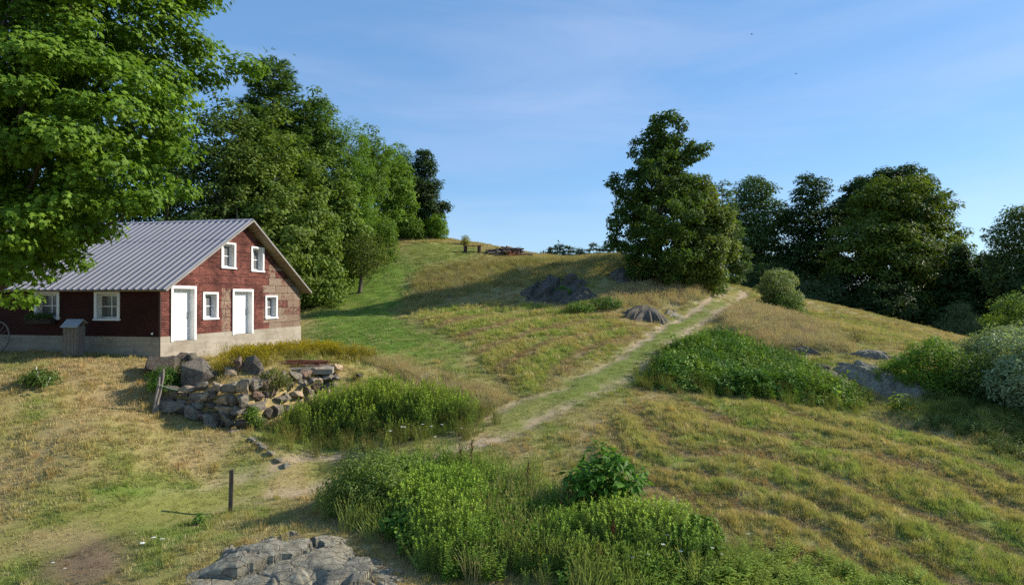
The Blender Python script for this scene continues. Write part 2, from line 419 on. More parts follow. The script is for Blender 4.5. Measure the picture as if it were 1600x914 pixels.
_gcol = _c * (1.05 - .1 * _h[..., None])
_gcol = _gcol * (1 - _dirt[..., None] * .9) + C_DIRT * (.75 + .5 * vnoise(gx, gy, .4, 55, 3))[..., None] * _dirt[..., None] * .9
_far = _ss(85, 140, np.hypot(gx, gy - 20))[..., None]
_gcol = _gcol * (1 - _far) + np.array((.05, .075, .025)) * _far
ny, nx = gx.shape
_idx = np.arange(nx * ny).reshape(ny, nx)
_q = np.stack([_idx[:-1, :-1], _idx[:-1, 1:], _idx[1:, 1:], _idx[1:, :-1]], -1).reshape(-1, 4)
_V = np.stack([gx, gy, gz], -1).reshape(-1, 3)
ground = bpy.data.objects.new('ground', mesh_from('ground', _V, _q.ravel(), np.full(len(_q), 4), _gcol.reshape(-1, 3), [M_GROUND]))
COL.objects.link(ground)
ground['label'] = 'rolling hillside of mown dry grass climbing to a crest'; ground['category'] = 'hillside'; ground['kind'] = 'structure'
# the farm track: a sheet of its own just above the hillside
_cx = gx.ravel()[_q].mean(1); _cyy = gy.ravel()[_q].mean(1)
_d0, _s0, _r0 = along(TRACK, _cx, _cyy)
_sel = _q[(_d0 + (vnoise(_cx, _cyy, .8, 77, 2) - .5) * .6 < 1.25) & (_cyy < 63) & (_cx > -26)]
_u, _inv = np.unique(_sel, return_inverse=True)
_tv = _V[_u].copy(); _tv[:, 2] += .006
_tf = _inv.reshape(-1, 4)
trk = bpy.data.objects.new('farm_track', mesh_from('farm_track', _tv, _tf.ravel(), np.full(len(_tf), 4), _gcol.reshape(-1, 3)[_u], [M_GROUND]))
COL.objects.link(trk)
trk['label'] = 'rutted two-wheel dirt farm track winding uphill to the crest'; trk['category'] = 'track'; trk['kind'] = 'structure'

def gh(x, y):
    return float(terrain(np.array([float(x)]), np.array([float(y)]))[0])

# ================================================================ object helpers
def tag(o, label=None, cat=None, group=None, kind=None):
    if label: o['label'] = label
    if cat: o['category'] = cat
    if group: o['group'] = group
    if kind: o['kind'] = kind
    return o
def thing(name, label, cat, loc=(0, 0, 0), rotz=0, group=None):
    o = bpy.data.objects.new(name, None); COL.objects.link(o)
    o.empty_display_size = .2
    o.location = loc; o.rotation_euler = (0, 0, rotz)
    return tag(o, label, cat, group)
def link(name, me, parent=None, loc=None, rotz=None):
    o = bpy.data.objects.new(name, me); COL.objects.link(o)
    if parent is not None: o.parent = parent
    if loc is not None: o.location = loc
    if rotz is not None: o.rotation_euler = (0, 0, rotz)
    return o
def obj(name, bm, mat, parent=None, smooth=False, bev=0):
    if bev:
        bmesh.ops.bevel(bm, geom=list(bm.edges), offset=bev, segments=1, affect='EDGES', clamp_overlap=True)
    bmesh.ops.recalc_face_normals(bm, faces=list(bm.faces))
    me = bpy.data.meshes.new(name); bm.to_mesh(me); bm.free()
    me.materials.append(mat)
    if smooth: me.polygons.foreach_set('use_smooth', [True] * len(me.polygons))
    return link(name, me, parent)
def copy_tree(o, parent=None):
    c = o.copy(); COL.objects.link(c)
    if parent is not None: c.parent = parent
    for ch in [k for k in bpy.data.objects if k.parent == o]:
        copy_tree(ch, c)
    return c
def box(bm, lo, hi, mat=None):
    x0, y0, z0 = lo; x1, y1, z1 = hi
    v = [bm.verts.new(p) for p in ((x0,y0,z0),(x1,y0,z0),(x1,y1,z0),(x0,y1,z0),(x0,y0,z1),(x1,y0,z1),(x1,y1,z1),(x0,y1,z1))]
    fs = [bm.faces.new([v[i] for i in f]) for f in ((0,3,2,1),(4,5,6,7),(0,1,5,4),(1,2,6,5),(2,3,7,6),(3,0,4,7))]
    if mat is not None:
        for q in v: q.co = mat @ q.co
    return v
def tube(bm, pts, rads, n=8, caps=True):
    pts = [Vector(p) for p in pts]; rings = []
    if not hasattr(rads, '__len__'): rads = [rads] * len(pts)
    up = Vector((0.123, 0.321, 0.94))
    for i, p in enumerate(pts):
        d = (pts[min(i + 1, len(pts) - 1)] - pts[max(i - 1, 0)]).normalized()
        a = d.cross(up)
        if a.length < .05: a = d.cross(Vector((1, 0, 0)))
        a.normalize(); b = d.cross(a)
        rings.append([bm.verts.new(p + (a * math.cos(2 * PI * k / n) + b * math.sin(2 * PI * k / n)) * rads[i]) for k in range(n)])
    for r0, r1 in zip(rings, rings[1:]):
        for k in range(n):
            bm.faces.new((r0[k], r0[(k + 1) % n], r1[(k + 1) % n], r1[k]))
    if caps:
        bm.faces.new(rings[0][::-1]); bm.faces.new(rings[-1])
    return rings
def poly(bm, pts):
    return bm.faces.new([bm.verts.new(p) for p in pts])

def simple_mat(name, col, rough=.7, spec=.3, var=.25, scale=6, bmp=0, metal=0):
    m, nt, b = new_mat(name)
    v = objvec(nt)
    n = noise(nt, scale, 6, .65, v)
    c = mixc(nt, ramp(nt, n, [(.3, (0, 0, 0)), (.7, (1, 1, 1))]), tuple(k * (1 - var) for k in col), tuple(k * (1 + var * .6) for k in col))
    nt.links.new(c, b.inputs['Base Color']); b.inputs['Roughness'].default_value = rough
    b.inputs['Specular IOR Level'].default_value = spec; b.inputs['Metallic'].default_value = metal
    if bmp: bump(nt, b, n, bmp, .03)
    return m
def grey_wood(name, a=(.16, .14, .12), c=(.33, .30, .27), stretch=(14, 14, 1.2)):
    m, nt, b = new_mat(name)
    v = objvec(nt, stretch)
    n = noise(nt, 2.2, 8, .7, v, .4); n2 = noise(nt, .6, 3, .5, v)
    col = mixc(nt, ramp(nt, n, [(.3, (0, 0, 0)), (.68, (1, 1, 1))]), a, c)
    col = mixc(nt, n2, col, mixc(nt, 1.0, col, (.6, .55, .5), 'MULTIPLY'))
    nt.links.new(col, b.inputs['Base Color']); b.inputs['Roughness'].default_value = .9
    bump(nt, b, n, .6, .02)
    return m
def foliage_mat(name, trans=.38, rough=.55, spec=.18, inst=False):
    m, nt, b = new_mat(name)
    at = nt.nodes.new('ShaderNodeAttribute'); at.attribute_name = 'col'
    if inst: at.attribute_type = 'INSTANCER'
    c = at.outputs['Color']
    if inst:
        a2 = nt.nodes.new('ShaderNodeAttribute'); a2.attribute_name = 'col'
        c = mixc(nt, 1.0, c, a2.outputs['Color'], 'MULTIPLY')
    nt.links.new(c, b.inputs['Base Color']); b.inputs['Roughness'].default_value = rough; b.inputs['Specular IOR Level'].default_value = spec
    tr = nt.nodes.new('ShaderNodeBsdfTranslucent')
    tc = mixc(nt, 1.0, c, (1.2, 1.25, .6) if not inst else (1.1, 1.12, .8), 'MULTIPLY')
    nt.links.new(tc, tr.inputs['Color'])
    ms = nt.nodes.new('ShaderNodeMixShader'); ms.inputs[0].default_value = trans
    out = nt.nodes['Material Output']
    nt.links.new(b.outputs[0], ms.inputs[1]); nt.links.new(tr.outputs[0], ms.inputs[2]); nt.links.new(ms.outputs[0], out.inputs['Surface'])
    return m
M_LEAF = foliage_mat('leaf')
M_GRASS = foliage_mat('grass_blade', .30, .6, .2, inst=True)
def bark_mat(name, a, c):
    m, nt, b = new_mat(name)
    v = objvec(nt, (5, 5, .9))
    n = noise(nt, 2.5, 8, .7, v, .6)
    nt.links.new(mixc(nt, ramp(nt, n, [(.35, (0, 0, 0)), (.65, (1, 1, 1))]), a, c), b.inputs['Base Color'])
    b.inputs['Roughness'].default_value = .95; bump(nt, b, n, .9, .05)
    return m
M_BARK = bark_mat('bark', (.06, .048, .038), (.17, .14, .115))
M_BARK_PALE = bark_mat('pale_bark', (.16, .14, .12), (.33, .31, .28))
M_WHITE = simple_mat('white_paint', (.80, .80, .79), .45, .4, .06, 3)
M_OLDWOOD = grey_wood('weathered_wood')

# ================================================================ barn
BZ = 3.74
barn = thing('barn', 'red brick-patterned barn with ribbed metal roof and white trimmed doors', 'barn', (BARN_C[0], BARN_C[1], BZ), R(BARN_ROT))
BW, BL = 10.0, 15.0
Z_F, Z_E, Z_R, Y_R = .80, 2.60, 5.60, 5.15          # foundation top, eave plate, ridge, ridge position
def siding_mat():
    m, nt, b = new_mat('brick_pattern_siding')
    t = objvec(nt)
    sx = nt.nodes.new('ShaderNodeSeparateXYZ'); nt.links.new(t, sx.inputs[0])
    ad = nt.nodes.new('ShaderNodeMath'); ad.operation = 'ADD'; nt.links.new(sx.outputs[0], ad.inputs[0]); nt.links.new(sx.outputs[1], ad.inputs[1])
    cv = nt.nodes.new('ShaderNodeCombineXYZ'); nt.links.new(ad.outputs[0], cv.inputs[0]); nt.links.new(sx.outputs[2], cv.inputs[1])
    br = nt.nodes.new('ShaderNodeTexBrick'); nt.links.new(cv.outputs[0], br.inputs['Vector'])
    br.inputs['Scale'].default_value = 1; br.inputs['Brick Width'].default_value = .24; br.inputs['Row Height'].default_value = .088
    br.inputs['Mortar Size'].default_value = .009; br.inputs['Mortar Smooth'].default_value = .2; br.inputs['Bias'].default_value = -.15
    br.inputs['Color1'].default_value = (.225, .082, .064, 1); br.inputs['Color2'].default_value = (.105, .038, .031, 1); br.inputs['Mortar'].default_value = (.045, .02, .018, 1)
    pn = nt.nodes.new('ShaderNodeTexBrick'); nt.links.new(cv.outputs[0], pn.inputs['Vector'])
    pn.inputs['Scale'].default_value = 1; pn.inputs['Brick Width'].default_value = 1.1; pn.inputs['Row Height'].default_value = .355
    pn.inputs['Mortar Size'].default_value = .009; pn.inputs['Bias'].default_value = 0
    pn.inputs['Color1'].default_value = (0, 0, 0, 1); pn.inputs['Color2'].default_value = (1, 1, 1, 1); pn.inputs['Mortar'].default_value = (.5, .5, .5, 1)
    # weathering: granules worn off to fibreboard towards the far end of the gable and between window and door
    n1 = noise(nt, 1.1, 4, .6, cv.outputs[0]); n2 = noise(nt, 13, 6, .75, cv.outputs[0]); n3 = noise(nt, 3.5, 5, .7, cv.outputs[0])
    def rng(sock, a, c, lo=0., hi=1.):
        r = nt.nodes.new('ShaderNodeMapRange'); r.interpolation_type = 'SMOOTHSTEP'
        for k, v in (('From Min', a), ('From Max', c), ('To Min', lo), ('To Max', hi)): r.inputs[k].default_value = v
        nt.links.new(sock, r.inputs['Value']); return r.outputs[0]
    def mth(op, a, c):
        n = nt.nodes.new('ShaderNodeMath'); n.operation = op
        for i, v in enumerate((a, c)):
            if hasattr(v, 'is_output'): nt.links.new(v, n.inputs[i])
            else: n.inputs[i].default_value = v
        return n.outputs[0]
    far = mth('MULTIPLY', rng(sx.outputs[1], 5.6, 7.6), rng(sx.outputs[2], 4.6, 3.2))
    mid = mth('MULTIPLY', mth('MULTIPLY', rng(sx.outputs[1], 3.3, 3.7), rng(sx.outputs[1], 4.5, 4.1)), rng(sx.outputs[2], 3.0, 2.5))
    low = mth('MULTIPLY', rng(sx.outputs[1], 6.5, 8.5), rng(sx.outputs[2], 1.5, .95))
    panel = mth('MULTIPLY', pn.outputs['Color'], .42)
    w = mth('ADD', mth('ADD', mth('MULTIPLY', far, .30), mth('MULTIPLY', mid, .47)), mth('MULTIPLY', low, .2))
    w = mth('ADD', w, mth('MULTIPLY', mth('MULTIPLY', panel, far), 1.0))
    w = mth('ADD', w, mth('MULTIPLY', n3, .55))
    w = mth('ADD', w, mth('MULTIPLY', n2, .85))
    mask = rng(w, 1.09, 1.17)
    fibre = mixc(nt, ramp(nt, n2, [(.40, (0, 0, 0)), (.56, (1, 1, 1))]), (.105, .062, .048), mixc(nt, pn.outputs['Color'], (.27, .19, .13), (.37, .29, .22)))
    fade = mixc(nt, rng(n1, .35, .7), br.outputs['Color'], mixc(nt, 1.0, br.outputs['Color'], (.50, .47, .47), 'MULTIPLY'))
    c = mixc(nt, mask, fade, fibre)
    dark = mth('MULTIPLY', rng(n2, .52, .62), rng(mth('ADD', n1, mth('MULTIPLY', far, .25)), .44, .62))
    c = mixc(nt, dark, c, (.035, .022, .02))
    c = mixc(nt, pn.outputs['Fac'], c, (.03, .018, .016))
    nt.links.new(c, b.inputs['Base Color']); b.inputs['Roughness'].default_value = .92; b.inputs['Specular IOR Level'].default_value = .15
    bump(nt, b, mth('SUBTRACT', mth('SUBTRACT', n2, br.outputs['Fac']), pn.outputs['Fac']), .6, .015)
    return m
M_SIDING = siding_mat()
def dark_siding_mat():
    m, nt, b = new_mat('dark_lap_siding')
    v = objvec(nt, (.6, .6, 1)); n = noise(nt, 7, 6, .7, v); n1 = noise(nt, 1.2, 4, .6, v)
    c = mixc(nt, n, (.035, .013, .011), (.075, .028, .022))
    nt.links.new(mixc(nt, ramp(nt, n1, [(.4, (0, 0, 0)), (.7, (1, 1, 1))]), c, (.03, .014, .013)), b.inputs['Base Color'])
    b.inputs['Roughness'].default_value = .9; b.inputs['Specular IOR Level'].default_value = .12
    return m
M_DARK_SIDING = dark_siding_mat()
def concrete_mat():
    m, nt, b = new_mat('board_marked_concrete')
    v = objvec(nt, (.25, .25, 3.2)); v2 = objvec(nt)
    n = noise(nt, 2.0, 6, .7, v); n2 = noise(nt, 2.5, 7, .7, v2); n3 = noise(nt, .7, 3, .6, v2)
    c = mixc(nt, ramp(nt, n, [(.3, (0, 0, 0)), (.7, (1, 1, 1))]), (.26, .23, .185), (.41, .365, .295))
    c = mixc(nt, ramp(nt, n2, [(.52, (0, 0, 0)), (.75, (1, 1, 1))]), c, (.19, .175, .155))
    c = mixc(nt, ramp(nt, n3, [(.4, (0, 0, 0)), (.7, (1, 1, 1))]), c, mixc(nt, 1., c, (.72, .7, .66), 'MULTIPLY'))
    nt.links.new(c, b.inputs['Base Color']); b.inputs['Roughness'].default_value = .95; bump(nt, b, n, .5, .02)
    return m
M_CONC = concrete_mat()
def roof_mat():
    m, nt, b = new_mat('ribbed_steel')
    v = objvec(nt, (1, .25, .25)); n = noise(nt, 3, 6, .6, v); n2 = noise(nt, .8, 4, .6, objvec(nt))
    c = mixc(nt, n2, (.23, .228, .265), (.31, .308, .34))
    c = mixc(nt, ramp(nt, n, [(.55, (0, 0, 0)), (.8, (1, 1, 1))]), c, (.24, .225, .23))
    nt.links.new(c, b.inputs['Base Color']); b.inputs['Metallic'].default_value = .15
    nt.links.new(ramp(nt, n, [(.3, (.42, .42, .42)), (.7, (.58, .58, .58))]), b.inputs['Roughness'])
    return m
M_ROOF = roof_mat()
M_GLASS, _nt, _b = new_mat('window_glass')
_b.inputs['Base Color'].default_value = (.13, .135, .14, 1); _b.inputs['Roughness'].default_value = .08; _b.inputs['Specular IOR Level'].default_value = .5
M_CURTAIN = simple_mat('white_curtain', (.62, .62, .60), .9, .1, .15, 8)
M_IRON = simple_mat('dark_iron', (.06, .05, .045), .6, .4, .3, 12)

# openings: gable (y0,y1,z0,z1), eave (x0,x1,z0,z1)
DOORS = [(.60, 1.88, .58, 2.61), (4.36, 5.74, .64, 2.53)]
GWINS = [(2.41, 3.32, 1.42, 2.41), (6.83, 7.80, 1.32, 2.29), (3.57, 4.51, 3.57, 4.56), (5.70, 6.66, 3.51, 4.52)]
EWINS = [(-2.84, -1.76, 1.46, 2.40), (-5.60, -4.50, 1.48, 2.42)]
WT = .26                                                   # wall thickness shown in the reveals
def panel_with_holes(bm, us, vs_, holes, place, top=None):
    """flat wall cut on a grid so that the openings are real; place(u,v,depth)"""
    us = sorted(set(us) | {h for q in holes for h in q[:2]}); vs_ = sorted(set(vs_) | {h for q in holes for h in q[2:]})
    for u0, u1 in zip(us, us[1:]):
        for v0, v1 in zip(vs_, vs_[1:]):
            um, vm = (u0 + u1) / 2, (v0 + v1) / 2
            if any(h[0] < um < h[1] and h[2] < vm < h[3] for h in holes): continue
            if top:
                a, c = min(v1, top(u0)), min(v1, top(u1))
                if a <= v0 + 1e-4 and c <= v0 + 1e-4: continue
                pts = [(u0, v0), (u1, v0)]
                if c > v0 + 1e-4: pts.append((u1, c))
                if a > v0 + 1e-4: pts.append((u0, a))
                poly(bm, [place(u, v) for u, v in pts])
            else:
                poly(bm, [place(u, v) for u, v in ((u0, v0), (u1, v0), (u1, v1), (u0, v1))])
def gtop(y):
    return Z_E + (Z_R - Z_E) * (y / Y_R if y < Y_R else (BW - y) / (BW - Y_R)) - .03
bm = bmesh.new()
ys = [i * BW / 40 for i in range(41)] + [Y_R]
zs = [Z_F, 1.2, 1.8, 2.4, 3, 3.6, 4.2, 4.8, 5.4, 5.7]
dh = [(a, c, max(z0, Z_F), z1) for a, c, z0, z1 in DOORS]
panel_with_holes(bm, ys, zs, dh + GWINS, lambda u, v: (0, u, v), gtop)
panel_with_holes(bm, [-BL, 0], [Z_F, Z_E - .03], [], lambda u, v: (u, BW, v))
panel_with_holes(bm, ys, zs, [], lambda u, v: (-BL, u, v), gtop)
bmesh.ops.remove_doubles(bm, verts=list(bm.verts), dist=.001)
obj('wall', bm, M_SIDING, barn)
# the shaded long wall: dark lapped boards, each course a real step
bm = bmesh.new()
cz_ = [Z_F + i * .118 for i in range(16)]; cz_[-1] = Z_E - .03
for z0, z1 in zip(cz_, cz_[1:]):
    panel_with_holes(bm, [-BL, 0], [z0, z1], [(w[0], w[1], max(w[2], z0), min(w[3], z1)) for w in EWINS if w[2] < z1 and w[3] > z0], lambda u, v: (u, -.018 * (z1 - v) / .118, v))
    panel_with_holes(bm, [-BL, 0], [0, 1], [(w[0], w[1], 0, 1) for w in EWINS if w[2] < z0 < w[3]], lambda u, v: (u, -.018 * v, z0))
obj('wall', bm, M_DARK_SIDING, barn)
bm = bmesh.new()
def ring_wall(bm, x0, x1, y0, y1, z0, z1): box(bm, (x0, y0, z0), (x1, y1, z1))
panel_with_holes(bm, [0, 10.03], [-1.2, Z_F - .004], [(a, c, z0, Z_F) for a, c, z0, z1 in DOORS], lambda u, v: (.03, u, v))
for a, c, z0, z1 in DOORS:
    box(bm, (-WT, a, z0 - .14), (.028, c, z0 - .004))      # the sill under each door
poly(bm, [(-BL, -.03, -1.2), (.03, -.03, -1.2), (.03, -.03, Z_F - .004), (-BL, -.03, Z_F - .004)])
poly(bm, [(-BL, 10.03, -1.2), (.03, 10.03, -1.2), (.03, 10.03, Z_F - .004), (-BL, 10.03, Z_F - .004)])
poly(bm, [(-BL, -.03, Z_F - .004), (.03, -.03, Z_F - .004), (.03, 0.002, Z_F - .004), (-BL, .002, Z_F - .004)])
poly(bm, [(0.0, 0, Z_F - .004), (.03, 0, Z_F - .004), (.03, .53, Z_F - .004), (0, .53, Z_F - .004)])
for a, c in ((1.95, 4.29), (5.81, 10.03)):
    poly(bm, [(0.0, a, Z_F - .004), (.03, a, Z_F - .004), (.03, c, Z_F - .004), (0, c, Z_F - .004)])
obj('foundation', bm, M_CONC, barn)

def window(kind_map, q, curtain=False):
    """frame, sill, sash bars, glass in one opening; kind_map(u,v,d) with d outward"""
    a, c, z0, z1 = q
    fr = bmesh.new()
    t = .11
    def bx(bm, u0, u1, v0, v1, d0, d1):
        ps = [kind_map(u, v, d) for u in (u0, u1) for v in (v0, v1) for d in (d0, d1)]
        v = [bm.verts.new(p) for p in ps]
        for f in ((0,1,3,2),(4,6,7,5),(0,4,5,1),(2,3,7,6),(0,2,6,4),(1,5,7,3)): bm.faces.new([v[i] for i in f])
    # casing outside
    bx(fr, a - .03, a + t - .03, z0, z1, .002, .045); bx(fr, c - t + .03, c + .03, z0, z1, .002, .045)
    bx(fr, a - .03, c + .03, z1, z1 + t - .03, .002, .048)
    # reveals
    r = .012
    bx(fr, a + .01, a + .01 + r, z0, z1, -WT, .0015); bx(fr, c - .01 - r, c - .01, z0, z1, -WT, .0015)
    bx(fr, a + .023, c - .023, z1 - .01 - r, z1 - .01, -WT, .0015); bx(fr, a + .023, c - .023, z0, z0 + r, -WT, .0015)
    f = obj('window', fr, M_WHITE, barn)
    sl = bmesh.new(); bx(sl, a - .06, c + .06, z0 - .065, z0 - .003, .002, .075); obj('sill', sl, M_WHITE, f)
    sa = bmesh.new()
    d0, d1 = -WT + .02, -WT + .055
    i0, i1, j0, j1 = a + .024, c - .024, z0 + .013, z1 - .024
    w = .055
    bx(sa, i0, i0 + w, j0, j1, d0, d1); bx(sa, i1 - w, i1, j0, j1, d0, d1)
    bx(sa, i0 + w, i1 - w, j0, j0 + w, d0, d1); bx(sa, i0 + w, i1 - w, j1 - w, j1, d0, d1)
    m = (i0 + i1) / 2; n = (j0 + j1) / 2
    bx(sa, m - .018, m + .018, j0 + w, j1 - w, d0 + .002, d1 - .002)
    bx(sa, i0 + w, m - .018, n - .018, n + .018, d0 + .004, d1 - .004); bx(sa, m + .018, i1 - w, n - .018, n + .018, d0 + .004, d1 - .004)
    obj('sash', sa, M_WHITE, f)
    gl = bmesh.new()
    bx(gl, i0 + .01, i1 - .01, j0 + .01, j1 - .01, d0 - .002, d0 + .012)
    obj('glass', gl, M_GLASS, f)
    return f
for q in GWINS: window(lambda u, v, d: (d, u, v), q)
for q in EWINS: window(lambda u, v, d: (u, -d, v), q)
for i, (a, c, z0, z1) in enumerate(DOORS):
    bm = bmesh.new()
    t = .11
    for (y0, y1, zz0, zz1, x0, x1) in ((a - .07, a + .04, z0, z1, .033, .065), (c - .04, c + .07, z0, z1, .033, .065), (a - .07, c + .07, z1, z1 + t, .033, .07),
                                      (a + .012, a + .026, z0, z1, -WT, .032), (c - .026, c - .012, z0, z1, -WT, .032), (a + .027, c - .027, z1 - .016, z1 - .002, -WT, .032)):
        box(bm, (x0, y0, zz0), (x1, y1, zz1))
    f = obj('door_frame', bm, M_WHITE, barn)
    bm = bmesh.new()
    n = 6; w = (c - a - .06) / n
    for k in range(n):
        box(bm, (-WT + .02, a + .03 + k * w + .004, z0 + .012), (-WT + .06, a + .03 + (k + 1) * w - .004, z1 - .022))
    box(bm, (-WT + .012, a + .03, z0 + .012), (-WT + .05, c - .03, z1 - .022))
    dr = obj('door', bm, M_WHITE, barn)
    bm = bmesh.new()
    hy = c - .16
    tube(bm, [(-WT + .06, hy, z0 + .85), (-WT + .12, hy, z0 + .88), (-WT + .12, hy, z0 + 1.08), (-WT + .06, hy, z0 + 1.11)], .012, 6)
    obj('handle', bm, M_IRON, dr)

# roof: two ribbed slopes, each with real ribs
OV_G, OV_E = .48, .30
def slope(y_e, z_e, y_r, z_r, thick=.03):
    bm = bmesh.new()
    d = Vector((0, y_r - y_e, z_r - z_e)); nrm = Vector((0, -(z_r - z_e), y_r - y_e)).normalized()
    if nrm.z < 0: nrm = -nrm
    prof = []; x = -BL - .4; k = 0
    while x < OV_G:
        prof += [(x, 0), (x + .228, 0), (x + .236, .044), (x + .254, .044), (x + .300, .002)]; x += .305
    prof = [(min(p, OV_G), h) for p, h in prof] + [(OV_G, .0)]
    prof = [p for i, p in enumerate(prof) if i == 0 or p[0] > prof[i-1][0] + 1e-5]
    N = 6
    rows = []
    for j in [0, 1, 2, 3, 3.995, 4, 5, 6]:
        base = Vector((0, y_e, z_e)) + d * (j / N) + nrm * (.010 if j >= 4 else 0)
        rows.append([bm.verts.new(Vector((px, base.y, base.z)) + nrm * h) for px, h in prof])
    for r0, r1 in zip(rows, rows[1:]):
        for i in range(len(prof) - 1): bm.faces.new((r0[i], r0[i+1], r1[i+1], r1[i]))
    # underside
    lo = [Vector((-BL - .4, y_e, z_e)), Vector((OV_G, y_e, z_e)), Vector((OV_G, y_r, z_r)), Vector((-BL - .4, y_r, z_r))]
    return bm, nrm, lo
sl = (Z_R - Z_E) / Y_R; sr = (Z_R - Z_E) / (BW - Y_R)
H0 = .13
roof = None
sd = []
for (ye, ze) in ((-OV_E, Z_E - OV_E * sl + H0), (BW + OV_E, Z_E - OV_E * sr + H0)):
    bm, nrm, lo = slope(ye, ze, Y_R, Z_R + H0)
    if roof is None:
        roof = obj('roof', bm, M_ROOF, barn)
    else:
        obj('roof_slope', bm, M_ROOF, roof)
    sd.append((nrm, lo))
M_SOFFIT = grey_wood('soffit_board', (.22, .18, .13), (.42, .36, .28), (.8, 9, 9))
for nrm, lo in sd:
    bm = bmesh.new()
    top = [p - nrm * .012 for p in lo]; bot = [p - nrm * .075 for p in lo]
    v = [bm.verts.new(p) for p in top + bot]
    for f in ((0,1,2,3),(7,6,5,4),(0,4,5,1),(1,5,6,2),(2,6,7,3),(3,7,4,0)): bm.faces.new([v[i] for i in f])
    obj('roof_deck', bm, M_SOFFIT, roof)
    # rake trim at the gable edge
    bm = bmesh.new()
    a, c = lo[1], lo[2]
    q = [p - nrm * o for p in (a, c) for o in (-.004, .075)]
    v = [bm.verts.new(p + Vector((dx, 0, 0))) for dx in (.003, .03) for p in q]
    for f in ((0,1,3,2),(4,6,7,5),(0,4,5,1),(2,3,7,6),(0,2,6,4),(1,5,7,3)): bm.faces.new([v[i] for i in f])
    obj('rake_board', bm, simple_mat('rake_metal', (.24, .225, .21), .6, .4, .2, 3), roof)
bm = bmesh.new()
for s, kk in ((-1, sl), (1, sr)):
    z = Z_R + H0 + .034
    v = [(-BL - .41, Y_R, z + .015), (OV_G + .03, Y_R, z + .015), (OV_G + .03, Y_R + s * .17, z - .17 * kk + .0), (-BL - .41, Y_R + s * .17, z - .17 * kk)]
    poly(bm, v)
bmesh.ops.remove_doubles(bm, verts=list(bm.verts), dist=.001)
obj('ridge_cap', bm, M_ROOF, roof)
bm = bmesh.new(); tube(bm, [(-.35, Y_R, Z_R + .1), (-.35, Y_R, Z_R + .58)], [.016, .008], 6)
obj('lightning_rod', bm, M_IRON, roof)
bm = bmesh.new(); box(bm, (.008, .05, Z_F + .02), (.03, .0, Z_E - .2)); box(bm, (-.06, -.026, Z_F + .02), (0.03, -.003, Z_E - .15))
obj('corner_trim', bm, simple_mat('dark_trim', (.05, .025, .02), .8), barn)
bm = bmesh.new(); bmesh.ops.create_uvsphere(bm, u_segments=10, v_segments=6, radius=.045, matrix=Matrix.Translation((-.28, -.06, .92)))
box(bm, (-.30, -.04, .89), (-.26, -.003, .95)); obj('wall_light', bm, M_WHITE, barn, True)
# flower box under the far eave window
bm = bmesh.new()
fx0, fx1 = -5.75, -4.6
box(bm, (fx0, -.30, 1.26), (fx1, -.076, 1.47))
wb = thing('window_box', 'dark wooden flower box full of green leaves under the eave window', 'planter', barn.matrix_basis @ Vector((-5.15, -.2, 1.25)), R(BARN_ROT))
o = obj('box', bm, simple_mat('dark_box', (.05, .035, .03), .85), wb); o.location = (5.15, .2, -1.25)

# ================================================================ rocks
def rock_mat(name, a, c, lichen=(.27, .27, .24), lic=.4):
    m, nt, b = new_mat(name)
    v = objvec(nt)
    oi = nt.nodes.new('ShaderNodeObjectInfo')
    ad = nt.nodes.new('ShaderNodeVectorMath'); ad.operation = 'ADD'
    sc = nt.nodes.new('ShaderNodeVectorMath'); sc.operation = 'SCALE'; sc.inputs['Scale'].default_value = 40
    cb = nt.nodes.new('ShaderNodeCombineXYZ'); nt.links.new(oi.outputs['Random'], cb.inputs[0]); nt.links.new(cb.outputs[0], sc.inputs[0])
    nt.links.new(v, ad.inputs[0]); nt.links.new(sc.outputs[0], ad.inputs[1]); v = ad.outputs[0]
    n1 = noise(nt, 2.2, 8, .7, v, .3); n2 = noise(nt, 9, 8, .75, v); n3 = noise(nt, 1.3, 4, .6, v)
    col = mixc(nt, ramp(nt, n1, [(.3, (0, 0, 0)), (.7, (1, 1, 1))]), a, c)
    col = mixc(nt, ramp(nt, oi.outputs['Random'], [(0, (0, 0, 0)), (1, (1, 1, 1))]), mixc(nt, 1., col, (.72, .70, .70), 'MULTIPLY'), mixc(nt, 1., col, (1.15, 1.1, 1.0), 'MULTIPLY'))
    col = mixc(nt, ramp(nt, n2, [(.50, (0, 0, 0)), (.62, (lic,) * 3)]), col, lichen)
    col = mixc(nt, ramp(nt, n3, [(.58, (0, 0, 0)), (.72, (.55,) * 3)]), col, (.075, .065, .06))
    nt.links.new(col, b.inputs['Base Color']); b.inputs['Roughness'].default_value = .93; b.inputs['Specular IOR Level'].default_value = .2
    vor = nt.nodes.new('ShaderNodeTexVoronoi'); vor.feature = 'DISTANCE_TO_EDGE'; vor.inputs['Scale'].default_value = 2.6; nt.links.new(objvec(nt, (1, 2.4, 1.6)), vor.inputs['Vector'])
    hh = nt.nodes.new('ShaderNodeMath'); hh.operation = 'MULTIPLY_ADD'; nt.links.new(ramp(nt, vor.outputs['Distance'], [(0, (0, 0, 0)), (.035, (1, 1, 1))]), hh.inputs[0]); hh.inputs[1].default_value = .7; nt.links.new(n2, hh.inputs[2])
    bump(nt, b, hh.outputs[0], .9, .05)
    return m
M_ROCK = rock_mat('grey_rock', (.12, .105, .085), (.28, .25, .205))
M_ROCK_TAN = rock_mat('tan_rock', (.30, .22, .15), (.50, .40, .29), (.40, .36, .30), .3)
M_ROCK_BROWN = rock_mat('brown_rock', (.13, .085, .065), (.25, .17, .13))
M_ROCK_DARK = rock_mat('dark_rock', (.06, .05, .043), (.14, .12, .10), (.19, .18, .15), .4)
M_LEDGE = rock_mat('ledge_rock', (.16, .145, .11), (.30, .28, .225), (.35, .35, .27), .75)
M_LEDGE_DARK = rock_mat('dark_ledge_rock', (.07, .062, .05), (.165, .15, .125), (.23, .22, .185), .45)

